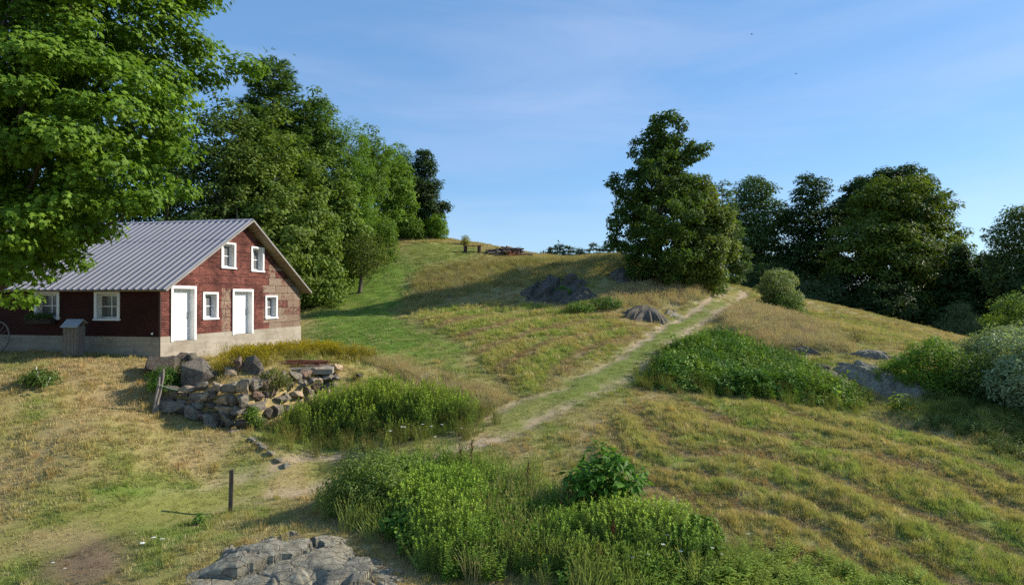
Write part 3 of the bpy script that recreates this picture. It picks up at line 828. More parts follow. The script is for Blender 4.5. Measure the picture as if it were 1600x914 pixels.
def rock_mesh(name, size, seed, pts=16, mat=None, rough=.06, bev=.035, sub=2):
    rnd = random.Random(seed)
    bm = bmesh.new()
    for i in range(pts):
        while True:
            p = Vector((rnd.uniform(-1, 1), rnd.uniform(-1, 1), rnd.uniform(-1, 1)))
            if .2 < p.length < 1: break
        p.normalize()
        q = Vector([math.copysign(abs(k) ** .62, k) for k in p]) * rnd.uniform(.82, 1.05)
        bm.verts.new((q.x * size[0] / 2, q.y * size[1] / 2, q.z * size[2] / 2))
    r = bmesh.ops.convex_hull(bm, input=list(bm.verts))
    bmesh.ops.delete(bm, geom=[g for g in r['geom_interior'] if isinstance(g, bmesh.types.BMVert)], context='VERTS')
    bmesh.ops.dissolve_limit(bm, angle_limit=R(16), verts=list(bm.verts), edges=list(bm.edges))
    ms = min(size)
    bmesh.ops.bevel(bm, geom=list(bm.edges), offset=bev * ms, segments=2, profile=.6, affect='EDGES', clamp_overlap=True)
    bmesh.ops.triangulate(bm, faces=list(bm.faces))
    for k in range(sub):
        es = [e for e in bm.edges if e.calc_length() > ms * .22]
        if es: bmesh.ops.subdivide_edges(bm, edges=es, cuts=1, use_grid_fill=True)
        bmesh.ops.triangulate(bm, faces=[f for f in bm.faces if len(f.verts) > 3])
    bm.normal_update()
    off = Vector((seed * 3.17, seed * 1.7, 0))
    for v in bm.verts:
        n = mnoise.fractal(v.co * (1.6 / ms) + off, .9, 2.1, 4)
        v.co += v.normal * n * rough * ms
    bmesh.ops.recalc_face_normals(bm, faces=list(bm.faces))
    me = bpy.data.meshes.new(name); bm.to_mesh(me); bm.free()
    me.materials.append(mat or M_ROCK)
    try:
        me.polygons.foreach_set('use_smooth', [True] * len(me.polygons)); me.set_sharp_from_angle(angle=R(38))
    except Exception: pass
    return me
def put_rock(name, label, c, size, seed, mat, tilt=(0, 0, 0), pts=16, parent=None, group=None, cat='boulder', rough=.06, bev=.035):
    o = link(name, rock_mesh(name, size, seed, pts, mat, rough, bev), parent, c)
    o.rotation_euler = tuple(R(t) for t in tilt)
    if parent is None: tag(o, label, cat, group)
    return o
BG = 'boulders and stones heaped on the retaining wall'
RK = [
 ('dark mossy boulder beside the leaning grey post', (-12.24, 23.50, 3.54), (1.10,1.0,.80), 1, M_ROCK_DARK, (0,0,10), 22),
 ('largest pale grey cracked boulder topping the stone wall', (-10.85, 23.20, 3.35), (1.45,1.15,.95), 2, M_ROCK, (0,14,-12), 20),
 ('small dark boulder perched behind the cracked grey boulder', (-11.87, 24.30, 3.73), (.58,.5,.46), 3, M_ROCK_DARK, (0,5,20), 16),
 ('blocky grey boulder by the concrete foundation', (-11.53, 24.50, 3.74), (.62,.5,.44), 4, M_ROCK, (0,-4,5), 14),
 ('small tan rounded stone under the yellow flowers', (-9.66, 23.10, 3.40), (.46,.4,.40), 5, M_ROCK_TAN, (0,0,0), 16),
 ('upright dark slab standing on top of the wall', (-9.43, 23.20, 3.59), (.34,.40,.68), 6, M_ROCK_BROWN, (0,-14,10), 14),
 ('leaning shield-shaped grey boulder beside the rusty rods', (-8.94, 23.40, 3.53), (.74,.5,.74), 7, M_ROCK, (0,32,-10), 18),
 ('wide reddish brown stone below the leaning boulder', (-8.50, 22.60, 3.07), (.72,.6,.42), 8, M_ROCK_BROWN, (0,8,0), 15),
 ('tall grey block at the corner of the stone wall', (-8.81, 22.30, 3.01), (.36,.4,.66), 9, M_ROCK, (0,4,5), 13),
 ('bright tan block in the face of the wall', (-10.19, 22.20, 2.64), (.70,.5,.52), 10, M_ROCK_TAN, (0,8,12), 14),
 ('long low grey stone at the foot of the wall', (-11.20, 22.10, 2.40), (1.05,.5,.40), 11, M_ROCK, (0,4,-8), 16),
 ('square grey stone next to the long low stone', (-10.39, 21.90, 2.25), (.62,.5,.50), 12, M_ROCK, (0,12,0), 14),
 ('broad grey stone at the bottom of the wall near its corner', (-9.61, 21.60, 2.05), (.60,.45,.44), 13, M_ROCK, (0,6,0), 14),
 ('thin upright pale slab near the wall corner', (-9.11, 21.50, 2.09), (.40,.3,.66), 14, M_ROCK, (0,-12,8), 12),
 ('tan pointed stone above the bright tan block', (-9.77, 22.20, 2.93), (.52,.4,.46), 15, M_ROCK_TAN, (0,30,0), 13),
 ('dark wedge boulder alone in the tall green weeds', (-8.39, 22.60, 2.02), (.56,.5,.60), 16, M_ROCK_DARK, (0,12,20), 14),
 ('brown square stone on the wedge boulder in the weeds', (-8.32, 23.00, 2.36), (.40,.4,.34), 17, M_ROCK_BROWN, (0,5,0), 14),
 ('small pale stone between weeds and wall return', (-8.07, 23.10, 2.26), (.26,.3,.26), 18, M_ROCK, (0,5,0), 14),
 ('flat grey stone lying at the wall foot in dry grass', (-8.62, 21.10, 1.74), (.52,.4,.14), 19, M_ROCK, (0,8,0), 14),
 ('tan half-buried stone by the hose post', (-11.31, 22.50, 2.81), (.52,.4,.34), 20, M_ROCK_TAN, (0,0,0), 16),
 ('round small grey stone touching the leaning post', (-11.76, 22.50, 2.66), (.26,.26,.22), 21, M_ROCK, (0,0,0), 18),
]
for lab, c, s, sd_, m, tl, npt in RK:
    s = tuple(k * 1.16 for k in s)
    put_rock('boulder', lab, (c[0], c[1], c[2] + .04), s, sd_, m, tl, npt, group=BG)
# flat stones stepping down from the wall corner
for i, (px_, c) in enumerate([(0, (-8.04, 20.70, 1.62)), (1, (-7.77, 20.60, 1.59)), (2, (-7.56, 20.50, 1.53)), (3, (-7.31, 20.40, 1.49)), (4, (-7.04, 20.30, 1.44)), (5, (-6.77, 20.20, 1.36))]):
    x, y, z = c
    put_rock('ledge_stone', 'pale flat stone in the short broken row below the wall corner', (x, y, gh(x, y) + .04), (.36 - .02 * i, .3, .16), 60 + i, M_LEDGE, (0, 6, 20 - 12 * i), 14,
             group='flat stones in a short row below the stone wall', cat='stone')

# the dry-laid wall itself
wall_o = thing('stone_wall', 'tumbledown dry-laid fieldstone retaining wall below the barn corner', 'stone wall', (-10.3, 21.6, 2.0))
rw = random.Random(5)
def wall_run(a, b, n, z_lo, z_hi, back, count_seed):
    """stones set course by course along a-b; z_lo/z_hi give the height at both ends"""
    r = random.Random(count_seed)
    ax, ay = a; bx_, by_ = b; l = math.hypot(bx_ - ax, by_ - ay)
    nx_, ny_ = -(by_ - ay) / l * back, (bx_ - ax) / l * back
    rows_ = 4; made = 0
    for j in range(rows_):
        t = r.uniform(0, .06)
        while t < 1 and made < n:
            w = r.uniform(.30, .72)
            lo = z_lo[0] * (1 - t) + z_lo[1] * t; hi = z_hi[0] * (1 - t) + z_hi[1] * t
            z = lo + (hi - lo) * (j + .5) / rows_ + r.uniform(-.04, .04)
            h = (hi - lo) / rows_ * r.uniform(.95, 1.35)
            bk = .06 * j + r.uniform(-.05, .08)
            x = ax + (bx_ - ax) * (t + w / 2 / l) + nx_ * bk; y = ay + (by_ - ay) * (t + w / 2 / l) + ny_ * bk
            m = r.choice([M_ROCK, M_ROCK, M_ROCK, M_ROCK_BROWN, M_ROCK_TAN, M_ROCK_DARK])
            o = put_rock('stone', None, (x + 10.3, y - 21.6, z - 2.0), (w * 1.12, .42, h), 100 + count_seed * 97 + made + j * 13, m,
                         (r.uniform(-10, 10), r.uniform(-14, 14), math.degrees(math.atan2(by_ - ay, bx_ - ax)) + r.uniform(-14, 14)), 13, wall_o)
            t += w / l * r.uniform(.86, .98); made += 1
wall_run((-11.75, 22.35), (-8.75, 21.45), 50, (2.35, 1.75), (3.05, 3.35), 1, 1)
wall_run((-8.65, 21.6), (-6.6, 25.2), 48, (1.75, 2.5), (3.35, 3.45), 1, 2)
# rubble on the wall top below the slab
for i in range(26):
    t = rw.random()
    x = -8.3 + 2.3 * t + rw.uniform(-.5, .3); y = 22.9 + 2.2 * t + rw.uniform(-.2, .5)
    s = rw.uniform(.14, .32)
    put_rock('rubble_stone', 'loose small stone tumbled below the concrete slab', (x, y, max(gh(x, y), 3.0) + s * .2), (s * 1.2, s, s * .8), 300 + i, rw.choice([M_ROCK, M_ROCK, M_ROCK_TAN, M_ROCK_DARK]),
             (rw.uniform(-20, 20), rw.uniform(-20, 20), rw.uniform(0, 180)), 13, group='loose small stones tumbled below the concrete slab', cat='stone')

# bedrock outcrops: ledges with their own relief
def outcrop(label, xy, rx, ry, rot, h, seed, mat, lean=(0, 0), n=84, rel=1.0, strike=.5):
    x0, y0 = xy
    us = np.linspace(-1.08, 1.08, n)
    u, v = np.meshgrid(us, us)
    c, s = math.cos(rot), math.sin(rot)
    X = x0 + u * rx * c - v * ry * s; Y = y0 + u * rx * s + v * ry * c
    base = terrain(X, Y)
    ang = np.arctan2(v, u)
    rim = 1 + (vnoise(np.cos(ang) * 2 + seed, np.sin(ang) * 2, .7, seed, 3) - .5) * 1.0
    r = np.hypot(u, v) / rim
    dome = np.clip((1 - r ** 3.0) * (.75 + .5 * vnoise(X, Y, .9, seed + 7, 2)), -.6, 1)
    a, b = X * math.cos(strike) + Y * math.sin(strike), -X * math.sin(strike) + Y * math.cos(strike)
    # slabs split by joints: each joint block is its own tilted plane
    rr_ = np.random.default_rng(seed); nb = max(9, int(rx * ry * 7))
    ca = a.min() + rr_.uniform(size=nb) * np.ptp(a); cb_ = b.min() + rr_.uniform(size=nb) * np.ptp(b)
    wob_ = (vnoise(X, Y, .35, seed + 5, 3) - .5) * .3
    dd_ = np.hypot((a[..., None] - ca) * .55, b[..., None] - cb_) + wob_[..., None] * np.sin(np.arange(nb) * 2.4)
    o_ = np.argsort(dd_, -1)[..., :2]; d1 = np.take_along_axis(dd_, o_[..., :1], -1)[..., 0]; d2_ = np.take_along_axis(dd_, o_[..., 1:], -1)[..., 0]
    k_ = o_[..., 0]; off_ = rr_.normal(0, .15, nb); t1 = rr_.normal(.12, .10, nb); t2 = rr_.normal(-.22, .16, nb)
    slab_ = off_[k_] + t1[k_] * (a - ca[k_]) + t2[k_] * (b - cb_[k_]) - .10 * np.exp(-(d2_ - d1) / .025)
    ridg = 1 - np.abs(vnoise(a / 3.2, b, .42, seed + 1, 4) * 2 - 1)
    steps = vnoise(a / 1.8, b, .7, seed + 2, 3); st = np.floor(steps * 7) / 7 + _ss(.0, .22, steps * 7 - np.floor(steps * 7)) / 7
    fine = vnoise(a / 2.5, b, .11, seed + 3, 4)
    Z = base + h * (dome * .70 + dome * (ridg - .6) * .12 * rel + (st - .5) * .25 * rel * np.clip(dome + .2, 0, 1)) + np.clip(slab_, -.16, .16) * np.clip(dome * 1.5, 0, 1) * rel * min(1, h * 2.2) + (fine - .5) * .03 * rel + (lean[0] * u + lean[1] * v) * h * np.clip(dome, 0, 1)
    Z = np.where(r > 1.0, np.minimum(Z, base - .12 * (r - .9) * 8), Z)
    idx = np.arange(n * n).reshape(n, n)
    q = np.stack([idx[:-1, :-1], idx[:-1, 1:], idx[1:, 1:], idx[1:, :-1]], -1).reshape(-1, 4)
    rr = r.ravel()[q].min(1) < 1.12
    q = q[rr]
    zc = float(gh(x0, y0))
    V = np.stack([X - x0, Y - y0, Z - zc], -1).reshape(-1, 3)
    uq, inv = np.unique(q, return_inverse=True)
    me = mesh_from('rock_outcrop', V[uq], inv.ravel(), np.full(len(q), 4), None, [mat])
    me.set_sharp_from_angle(angle=R(30))
    o = link('rock_outcrop', me, None, (x0, y0, zc)); tag(o, label, 'rock outcrop')
    return o
outcrop('broad grey lichened bedrock ledge close to the metal post', (-4.89, 14.25), 1.7, 1.05, .1, .33, 3, M_LEDGE, (-.1, .1), 180, 1.1, .35)
outcrop('low pale ledge set in orange grass beside the broad ledge', (-3.16, 13.95), .95, .66, -.1, .28, 9, M_LEDGE, (0, .1), 120, .9, .3)
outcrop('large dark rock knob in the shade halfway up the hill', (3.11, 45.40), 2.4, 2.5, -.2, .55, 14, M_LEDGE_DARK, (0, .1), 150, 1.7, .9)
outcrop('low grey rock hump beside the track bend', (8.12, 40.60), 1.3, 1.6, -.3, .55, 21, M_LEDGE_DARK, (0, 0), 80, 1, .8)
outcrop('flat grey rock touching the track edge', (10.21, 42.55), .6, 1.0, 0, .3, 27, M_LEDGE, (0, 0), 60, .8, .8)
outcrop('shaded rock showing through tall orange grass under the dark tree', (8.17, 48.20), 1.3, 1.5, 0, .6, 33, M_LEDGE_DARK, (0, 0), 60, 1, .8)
outcrop('steep smooth dark ledge face beside the silvery shrubs', (15.63, 28.30), .95, 2.5, .42, .7, 41, M_LEDGE, (.2, 0), 140, .8, 1.9)
outcrop('narrow grey ledge between the vines and the steep dark ledge', (13.44, 27.95), .8, .9, .3, .5, 47, M_LEDGE_DARK, (0, 0), 70, 1, 1.4)
outcrop('dark stone hump at the edge of the green vines', (13.40, 29.00), .45, .5, .3, .5, 52, M_LEDGE_DARK, (0, 0), 50, 1, 1.4)
outcrop('thin dark ledge line above the green vines', (13.38, 33.05), 1.5, .45, -.25, .32, 57, M_LEDGE_DARK, (0, 0), 70, 1, .3)
outcrop('long pale rock sliver on the bare knoll above the steep ledge', (17.15, 32.05), 1.1, .5, -.3, .3, 63, M_LEDGE, (0, 0), 70, .8, -.3)

# ================================================================ trees and shrubs
LEAF = {
 'oval': (np.array([(0, 0, 0), (.45, .26, .05), (1, 0, -.10), (.45, -.26, .05)]), [4]),
 'lance': (np.array([(0, 0, 0), (.4, .13, .03), (1, 0, -.12), (.4, -.13, .03)]), [4]),
 'round': (np.array([(0, 0, 0), (.3, .36, .04), (.75, .32, .0), (1, 0, -.08), (.75, -.32, 0), (.3, -.36, .04)]), [6]),
 'maple': (np.array([(0, 0, 0), (.15, .44, -.03), (.36, .22, .03), (.66, .52, -.06), (.68, .19, .02), (1.05, 0, -.10), (.68, -.19, .02), (.66, -.52, -.06), (.36, -.22, .03), (.15, -.44, -.03)]), [10]),
 'needle': (np.array([(0, 0, 0), (.5, .045, .02), (1, 0, 0), (.5, -.045, .02)]), [4]),
 'tuft': (np.array([(0, 0, 0), (.9, .30, .05), (.55, .05, .02), (1.05, .0, .06), (.55, -.05, .02), (.9, -.30, .05)]), [6]),
}
def unit(a): return a / np.maximum(np.linalg.norm(a, axis=-1, keepdims=True), 1e-9)
def leaves_mesh(name, pos, nrm, size, shape, cols, rng, tan=None):
    T, sz = LEAF[shape]; k = len(T); n = len(pos)
    nrm = unit(nrm)
    t = unit(rng.normal(size=(n, 3))) if tan is None else unit(tan)
    t = unit(t - nrm * (t * nrm).sum(1, keepdims=True))
    b = np.cross(nrm, t)
    s = (size * rng.uniform(.65, 1.25, n))[:, None, None]
    V = pos[:, None] + s * (T[None, :, 0:1] * t[:, None] + T[None, :, 1:2] * b[:, None] + T[None, :, 2:3] * nrm[:, None])
    V = V.reshape(-1, 3)
    C = np.repeat(cols, k, 0)
    return mesh_from(name, V, np.arange(len(V)), np.full(n, k), C, [M_LEAF], False)
def clusters_from_profile(rng, H, prof, rc, lean=0, asym=.22, shell=.45, n_max=400):
    zf = np.array([p[0] for p in prof]); rf = np.array([p[1] for p in prof])
    out = []; tries = 0; ph = rng.uniform(0, 6.28, 6)
    while len(out) < n_max and tries < n_max * 30:
        tries += 1
        f = rng.uniform(zf[0], zf[-1]); Rr = np.interp(f, zf, rf)
        if rng.uniform() > (Rr / rf.max()) ** .8 + .08: continue
        a = rng.uniform(0, 2 * PI)
        w = 1 + asym * (math.sin(2 * a + ph[0] + f * 5) * .5 + math.sin(3 * a + ph[1] - f * 9) * .5 + math.sin(5 * a + ph[2] + f * 14) * .4)
        rad = max(Rr * w - rc * .5, 0) * (shell + (1 - shell) * rng.uniform() ** .6)
        c = np.array((rad * math.cos(a) + lean * f * H, rad * math.sin(a), f * H))
        r = rc * rng.uniform(.65, 1.25)
        if f > .9: r *= .7
        if all(((c - q) ** 2).sum() > (.62 * (r + s)) ** 2 * .7 for q, s in out): out.append((c, r))
    return out
def clusters_from_lobes(rng, lobes, rc, n_max=500, inner=.35):
    L_ = [(np.array(c), r) for c, r in lobes]; w = np.array([r ** 2 for _, r in L_]); w = w / w.sum()
    out = []; tries = 0
    while len(out) < n_max and tries < n_max * 30:
        tries += 1
        i = rng.choice(len(L_), p=w); c0, r0 = L_[i]
        d = rng.normal(size=3); d /= np.linalg.norm(d)
        c = c0 + d * r0 * (inner + (1 - inner) * rng.uniform() ** .4) * np.array((1, 1, .9))
        if any(((c - q) ** 2).sum() < (r * .55) ** 2 for j, (q, r) in enumerate(L_) if j != i): continue
        r = rc * rng.uniform(.6, 1.3)
        if all(((c - q) ** 2).sum() > (.6 * (r + s)) ** 2 * .6 for q, s in out): out.append((c, r))
    return out
def crown_arrays(rng, cl, n, flat=.62, up=.7, outw=.6, rand=.36, c1=(.06, .11, .02), c2=(.1, .16, .03), hue=None):
    R3 = np.array([r for _, r in cl]); C0 = np.array([c for c, _ in cl])
    w = R3 ** 2; idx = rng.choice(len(cl), n, p=w / w.sum())
    d = unit(rng.normal(size=(n, 3)))
    rad = rng.uniform(0, 1, n) ** .42
    off = d * rad[:, None] * R3[idx][:, None] * np.array((1, 1, flat))
    pos = C0[idx] + off
    ctr = C0.mean(0)
    nrm = unit(d * np.array((1, 1, .7))) * outw + np.array((0, 0, up)) + unit(C0[idx] - ctr) * .35 + rng.normal(size=(n, 3)) * rand
    ct = rng.uniform(0, 1, len(cl))[idx]
    t = np.clip(ct * .6 + rng.uniform(-.15, .55, n), 0, 1)[:, None]
    col = (np.array(c1) * (1 - t) + np.array(c2) * t) * rng.uniform(.8, 1.2, n)[:, None]
    tan = d * np.array((1, 1, .4)) + rng.normal(size=(n, 3)) * .6 + np.array((0, 0, -.35))
    return pos, nrm, col, tan
def trunk_mesh(rng, H, r0, cl, nlimb=14, top=.8, lean=0, z0=-.4, mat=None, wob=.02, fork=.28):
    bm = bmesh.new()
    pts = []; N = 8
    for i in range(N + 1):
        f = i / N; pts.append(Vector((lean * f * H * top + math.sin(f * 5 + r0 * 9) * wob * H * f, math.cos(f * 4 + r0 * 5) * wob * H * f, z0 + (H * top - z0) * f)))
    tube(bm, pts, [r0 * (1.35 if i == 0 else 1) * (1 - .86 * i / N) + .015 for i in range(N + 1)], 8)
    order = rng.permutation(len(cl))[:nlimb]
    for i in order:
        c = Vector(cl[i][0]); f = min(max(c.z / (H * top) * .62, fork * .8), .92) + rng.uniform(-.05, .05)
        f = min(max(f, .08), .95); k = min(int(f * N), N - 1); a = pts[k].lerp(pts[k + 1], f * N - k)
        m = a.lerp(c, .5) + Vector((0, 0, -.08 * (c - a).length)) + Vector(rng.normal(size=3)) * .05 * (c - a).length
        rr = max(r0 * .42 * (1 - .7 * f), .02)
        tube(bm, [a, a.lerp(m, .5) + Vector((0, 0, .02)), m, m.lerp(c, .6), c], [rr, rr * .8, rr * .6, rr * .35, rr * .15], 5)
    bmesh.ops.recalc_face_normals(bm, faces=list(bm.faces))
    me = bpy.data.meshes.new('trunk'); bm.to_mesh(me); bm.free(); me.materials.append(mat or M_BARK)
    me.polygons.foreach_set('use_smooth', [True] * len(me.polygons))
    return me
def tree(name, label, xy, H, prof, rc=.9, n=16000, leaf=.24, shape='oval', c1=(.05, .09, .018), c2=(.09, .145, .03), seed=1, lean=0, r0=None, cat='tree', group=None, z=None, asym=.22,
         lobes=None, bark=None, flat=.62, shell=.45, sprouts=None, nl=14, **kw):
    rng = np.random.default_rng(seed)
    x, y = xy[:2]
    z = gh(x, y) if z is None else z
    t = thing(name, label, cat, (x, y, z), 0, group)
    if lobes: cl = clusters_from_lobes(rng, lobes, rc)
    else:
        rmax = max(p[1] for p in prof)                  # boughs first, then the sprays each bough carries
        bo = clusters_from_profile(rng, H, prof, rmax * .42, lean, asym, max(shell, .5), 46)
        cl = clusters_from_lobes(rng, [(c, r * .95) for c, r in bo], rc * .72, 330, .55)
        cl += clusters_from_profile(rng, H * .93, [(f, q * .62) for f, q in prof], rmax * .30, lean, asym, .2, 40)   # inner boughs
    pos, nrm, col, tan = crown_arrays(rng, cl, n, flat=flat, c1=c1, c2=c2, **kw)
    if shape in ('needle', 'tuft'):
        tan = tan + np.array((0, 0, .6))
    link('crown', leaves_mesh('crown', pos, nrm, leaf, shape, col, rng, tan), t)
    link('trunk', trunk_mesh(rng, H, r0 or H * .022, cl, nl, lean=lean, mat=bark), t)
    return t
def conifer(name, label, xy, H, rad, n=14000, leaf=.26, c1=(.022, .05, .02), c2=(.045, .085, .03), seed=1, z=None, z0=.1, droop=-.05, sp=.75, cat='pine tree', group=None, power=.8, gap=.15, leaders=0):
    rng = np.random.default_rng(seed)
    x, y = xy[:2]; z = gh(x, y) if z is None else z
    t = thing(name, label, cat, (x, y, z), 0, group)
    cl = []; br = []
    zz = H * z0
    while zz < H * .97:
        f = (zz - H * z0) / (H * (1 - z0))
        rr = rad * (1 - f) ** power * rng.uniform(.75, 1.15) + .12
        k = int(rng.integers(4, 7)); a0 = rng.uniform(0, 6.28)
        for j in range(k):
            if rng.uniform() < gap: continue
            a = a0 + 2 * PI * j / k + rng.uniform(-.3, .3); l = rr * rng.uniform(.7, 1.1)
            tip = np.array((math.cos(a) * l, math.sin(a) * l, zz + l * (droop + rng.uniform(-.08, .12))))
            br.append((zz, tip))
            m = max(1, int(l / .5))
            for q in range(m):
                g = 1 - q / m * .75
                p = np.array((tip[0] * g, tip[1] * g, zz + (tip[2] - zz) * g ** 1.6))
                cl.append((p, (.30 + .16 * l * (1.1 - g * .6))))
        zz += sp * rng.uniform(.7, 1.2) * (.55 + .45 * (1 - f))
    cl.append((np.array((0, 0, H * .985)), .14))
    for i in range(leaders):
        a = rng.uniform(0, 6.28); q = rng.uniform(.04, .16) * rad * 2
        for s in range(5): cl.append((np.array((math.cos(a) * q, math.sin(a) * q, H * (.9 + .1 * rng.uniform()) - s * .22)), .12))
    pos, nrm, col, tan = crown_arrays(rng, cl, n, flat=.42, up=.9, outw=.3, rand=.5, c1=c1, c2=c2)
    tan = tan + unit(pos * np.array((1, 1, 0))) * .8 + np.array((0, 0, .75))
    link('crown', leaves_mesh('crown', pos, nrm, leaf, 'tuft', col, rng, tan), t)
    bm = bmesh.new()
    tube(bm, [(0, 0, -.4), (0, 0, H * .4), (.03, 0, H * .985)], [H * .017, H * .011, .015], 8)
    for zb, tip in br: tube(bm, [(0, 0, zb), (tip[0] * .5, tip[1] * .5, zb + (tip[2] - zb) * .35), tuple(tip)], [.035, .025, .008], 4)
    bmesh.ops.recalc_face_normals(bm, faces=list(bm.faces))
    me = bpy.data.meshes.new('trunk'); bm.to_mesh(me); bm.free(); me.materials.append(M_BARK)
    link('trunk', me, t)
    return t
def shrub(name, label, xy, H, rad, n=6000, leaf=.12, shape='oval', c1=(.06, .1, .02), c2=(.1, .16, .03), seed=1, rc=None, cat='shrub', group=None, squash=1.0, **kw):
    prof = [(.08, .75 * rad), (.3, rad), (.6, .92 * rad), (.85, .6 * rad), (1.0, .15 * rad)]
    return tree(name, label, xy, H, prof, rc or max(rad * .33, .16), n, leaf, shape, c1, c2, seed, cat=cat, group=group, asym=.3, shell=.3, r0=.04 + .008 * H, nl=18, fork=.1, **kw) if False else \
        _shrub(name, label, xy, H, prof, rc or max(rad * .33, .16), n, leaf, shape, c1, c2, seed, cat, group, **kw)
def _shrub(name, label, xy, H, prof, rc, n, leaf, shape, c1, c2, seed, cat, group, **kw):
    rng = np.random.default_rng(seed); x, y = xy[:2]; z = gh(x, y)
    t = thing(name, label, cat, (x, y, z), 0, group)
    bo = clusters_from_profile(rng, H, prof, max(p[1] for p in prof) * .45, 0, .4, .4, 26)
    cl = clusters_from_lobes(rng, [(c, r) for c, r in bo], rc * .7, 200, .5) if H > 1.2 and len(bo) > 3 else clusters_from_profile(rng, H, prof, rc, 0, .35, .3)
    pos, nrm, col, tan = crown_arrays(rng, cl, n, flat=.8, c1=c1, c2=c2, **kw)
    tan = tan + np.array((0, 0, .7))
    link('foliage', leaves_mesh('foliage', pos, nrm, leaf, shape, col, rng, tan), t)
    bm = bmesh.new()
    for i in rng.permutation(len(cl))[:16]:
        c = Vector(cl[i][0]); b0 = Vector((rng.normal() * .08, rng.normal() * .08, -.2))
        tube(bm, [b0, b0.lerp(c, .5) + Vector((0, 0, .1 * H)), c], [.012 + .006 * H, .01 + .004 * H, .004], 5)
    me = bpy.data.meshes.new('stems'); bm.to_mesh(me); bm.free(); me.materials.append(M_BARK)
    link('stems', me, t)
    return t
def from_lobes(xy, lobes):
    x, y = xy[:2]; z = gh(x, y)
    return [((p[0] - x, p[1] - y, p[2] - z), r) for p, r in lobes]
def px2m(px, Y): return px * Y / 1050.0

# --- the big maple that leans into the view over the barn roof
_mx, _my = (-17.40, 21.00); _mz = gh(_mx, _my)
_lob = []
for (p, r) in [((-16.40, 21.00, 14.10), 3.3), ((-13.33, 20.00, 14.29), 2.9), ((-11.56, 21.30, 14.82), 1.65), ((-10.28, 21.50, 15.32), .7), ((-10.59, 21.80, 13.47), 1.15), ((-9.56, 22.30, 13.43), .62), ((-8.75, 22.30, 13.58), .22),
               ((-11.70, 20.30, 11.80), 1.75), ((-10.73, 20.30, 10.64), 1.0), ((-10.21, 20.30, 9.38), .4), ((-12.67, 19.00, 11.16), 2.5), ((-11.95, 19.30, 9.31), 1.5), ((-11.24, 20.00, 9.14), .8), ((-13.39, 19.00, 8.99), 2.1), ((-13.53, 19.20, 8.19), 1.3), ((-12.85, 19.90, 8.56), .85),
               ((-14.52, 19.30, 7.47), 1.25), ((-14.25, 19.30, 6.74), .62), ((-13.56, 19.50, 7.11), .5), ((-14.19, 19.30, 6.37), .45), ((-13.28, 19.70, 7.03), .45), ((-13.79, 20.40, 7.55), .85), ((-14.91, 20.60, 8.06), 1.3), ((-13.01, 19.80, 7.51), .4), ((-13.58, 19.80, 7.98), .75), ((-12.50, 20.20, 8.37), .42), ((-16.57, 20.00, 10.29), 3.2), ((-17.33, 20.00, 7.81), 1.7), ((-20.00, 21.00, 13.30), 3.2), ((-17.20, 21.00, 17.70), 3.5), ((-13.00, 21.00, 17.70), 2.8)]:
    _lob.append(((p[0] - _mx, p[1] - _my, p[2] - _mz), r))
tree('maple_tree', 'huge bright green maple overhanging the barn roof', (_mx, _my), 19, None, .78, 105000, .175, 'maple', (.085, .165, .014), (.18, .295, .032), 11, r0=.42, lobes=_lob, flat=.5,
     nl=60, up=.85, rand=.36)

# --- woods behind the barn
BK = dict(c1=(.04, .075, .018), c2=(.08, .13, .03))
conifer('white_pine', 'tallest dark pine behind the barn with spiky leaders', (-17.50, 49.00), 17.6, 4.6, 46000, .45, (0.053, 0.101, 0.022), (0.101, 0.173, 0.033), 21, z0=.12, droop=.12, sp=.7, power=.62, gap=.05, leaders=22)
tree('aspen_tree', 'olive small-leaved tree right behind the barn gable', (-15.54, 43.50), 12.8, [(.06, 2.2), (.25, 3.6), (.5, 3.5), (.75, 2.7), (.92, 1.4), (1, .5)], .85, 26000, .20, 'round', (0.095, 0.144, 0.026), (0.191, 0.270, 0.048), 22, bark=M_BARK_PALE, shell=.4)
tree('aspen_tree', 'grey-green tree behind the barn ridge and under the maple', (-18.20, 42.00), 13.5, [(.1, 2.4), (.3, 3.2), (.6, 3.0), (.85, 1.9), (1, .6)], .9, 20000, .2, 'round', (0.074, 0.118, 0.022), (0.142, 0.207, 0.040), 23, bark=M_BARK_PALE)
tree('aspen_tree', 'low leafy tree reaching the lawn past the barn eave', (-13.20, 45.00), 7.2, [(.04, 1.4), (.25, 2.0), (.6, 1.7), (.85, 1.0), (1, .4)], .62, 12000, .18, 'round', (0.096, 0.151, 0.026), (0.194, 0.283, 0.049), 24)
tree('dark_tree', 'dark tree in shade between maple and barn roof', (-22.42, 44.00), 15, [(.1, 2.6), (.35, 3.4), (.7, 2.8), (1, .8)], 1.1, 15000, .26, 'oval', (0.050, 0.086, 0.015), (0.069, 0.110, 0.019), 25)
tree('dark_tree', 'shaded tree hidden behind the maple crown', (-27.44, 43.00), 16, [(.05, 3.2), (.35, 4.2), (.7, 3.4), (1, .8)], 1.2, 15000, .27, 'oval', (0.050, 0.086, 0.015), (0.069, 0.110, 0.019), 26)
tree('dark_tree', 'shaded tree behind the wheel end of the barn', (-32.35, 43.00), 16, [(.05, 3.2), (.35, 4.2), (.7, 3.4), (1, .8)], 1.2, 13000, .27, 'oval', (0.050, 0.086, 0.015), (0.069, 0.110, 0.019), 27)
tree('locust_tree', 'tall green locust with a drooping crown tip against the sky', (-15.54, 51.00), 14.6, [(.2, 1.6), (.45, 2.3), (.7, 2.5), (.88, 1.9), (1, .5)], .75, 26000, .28, 'oval', (0.078, 0.139, 0.026), (0.140, 0.233, 0.044), 28, lean=.03, flat=.7)
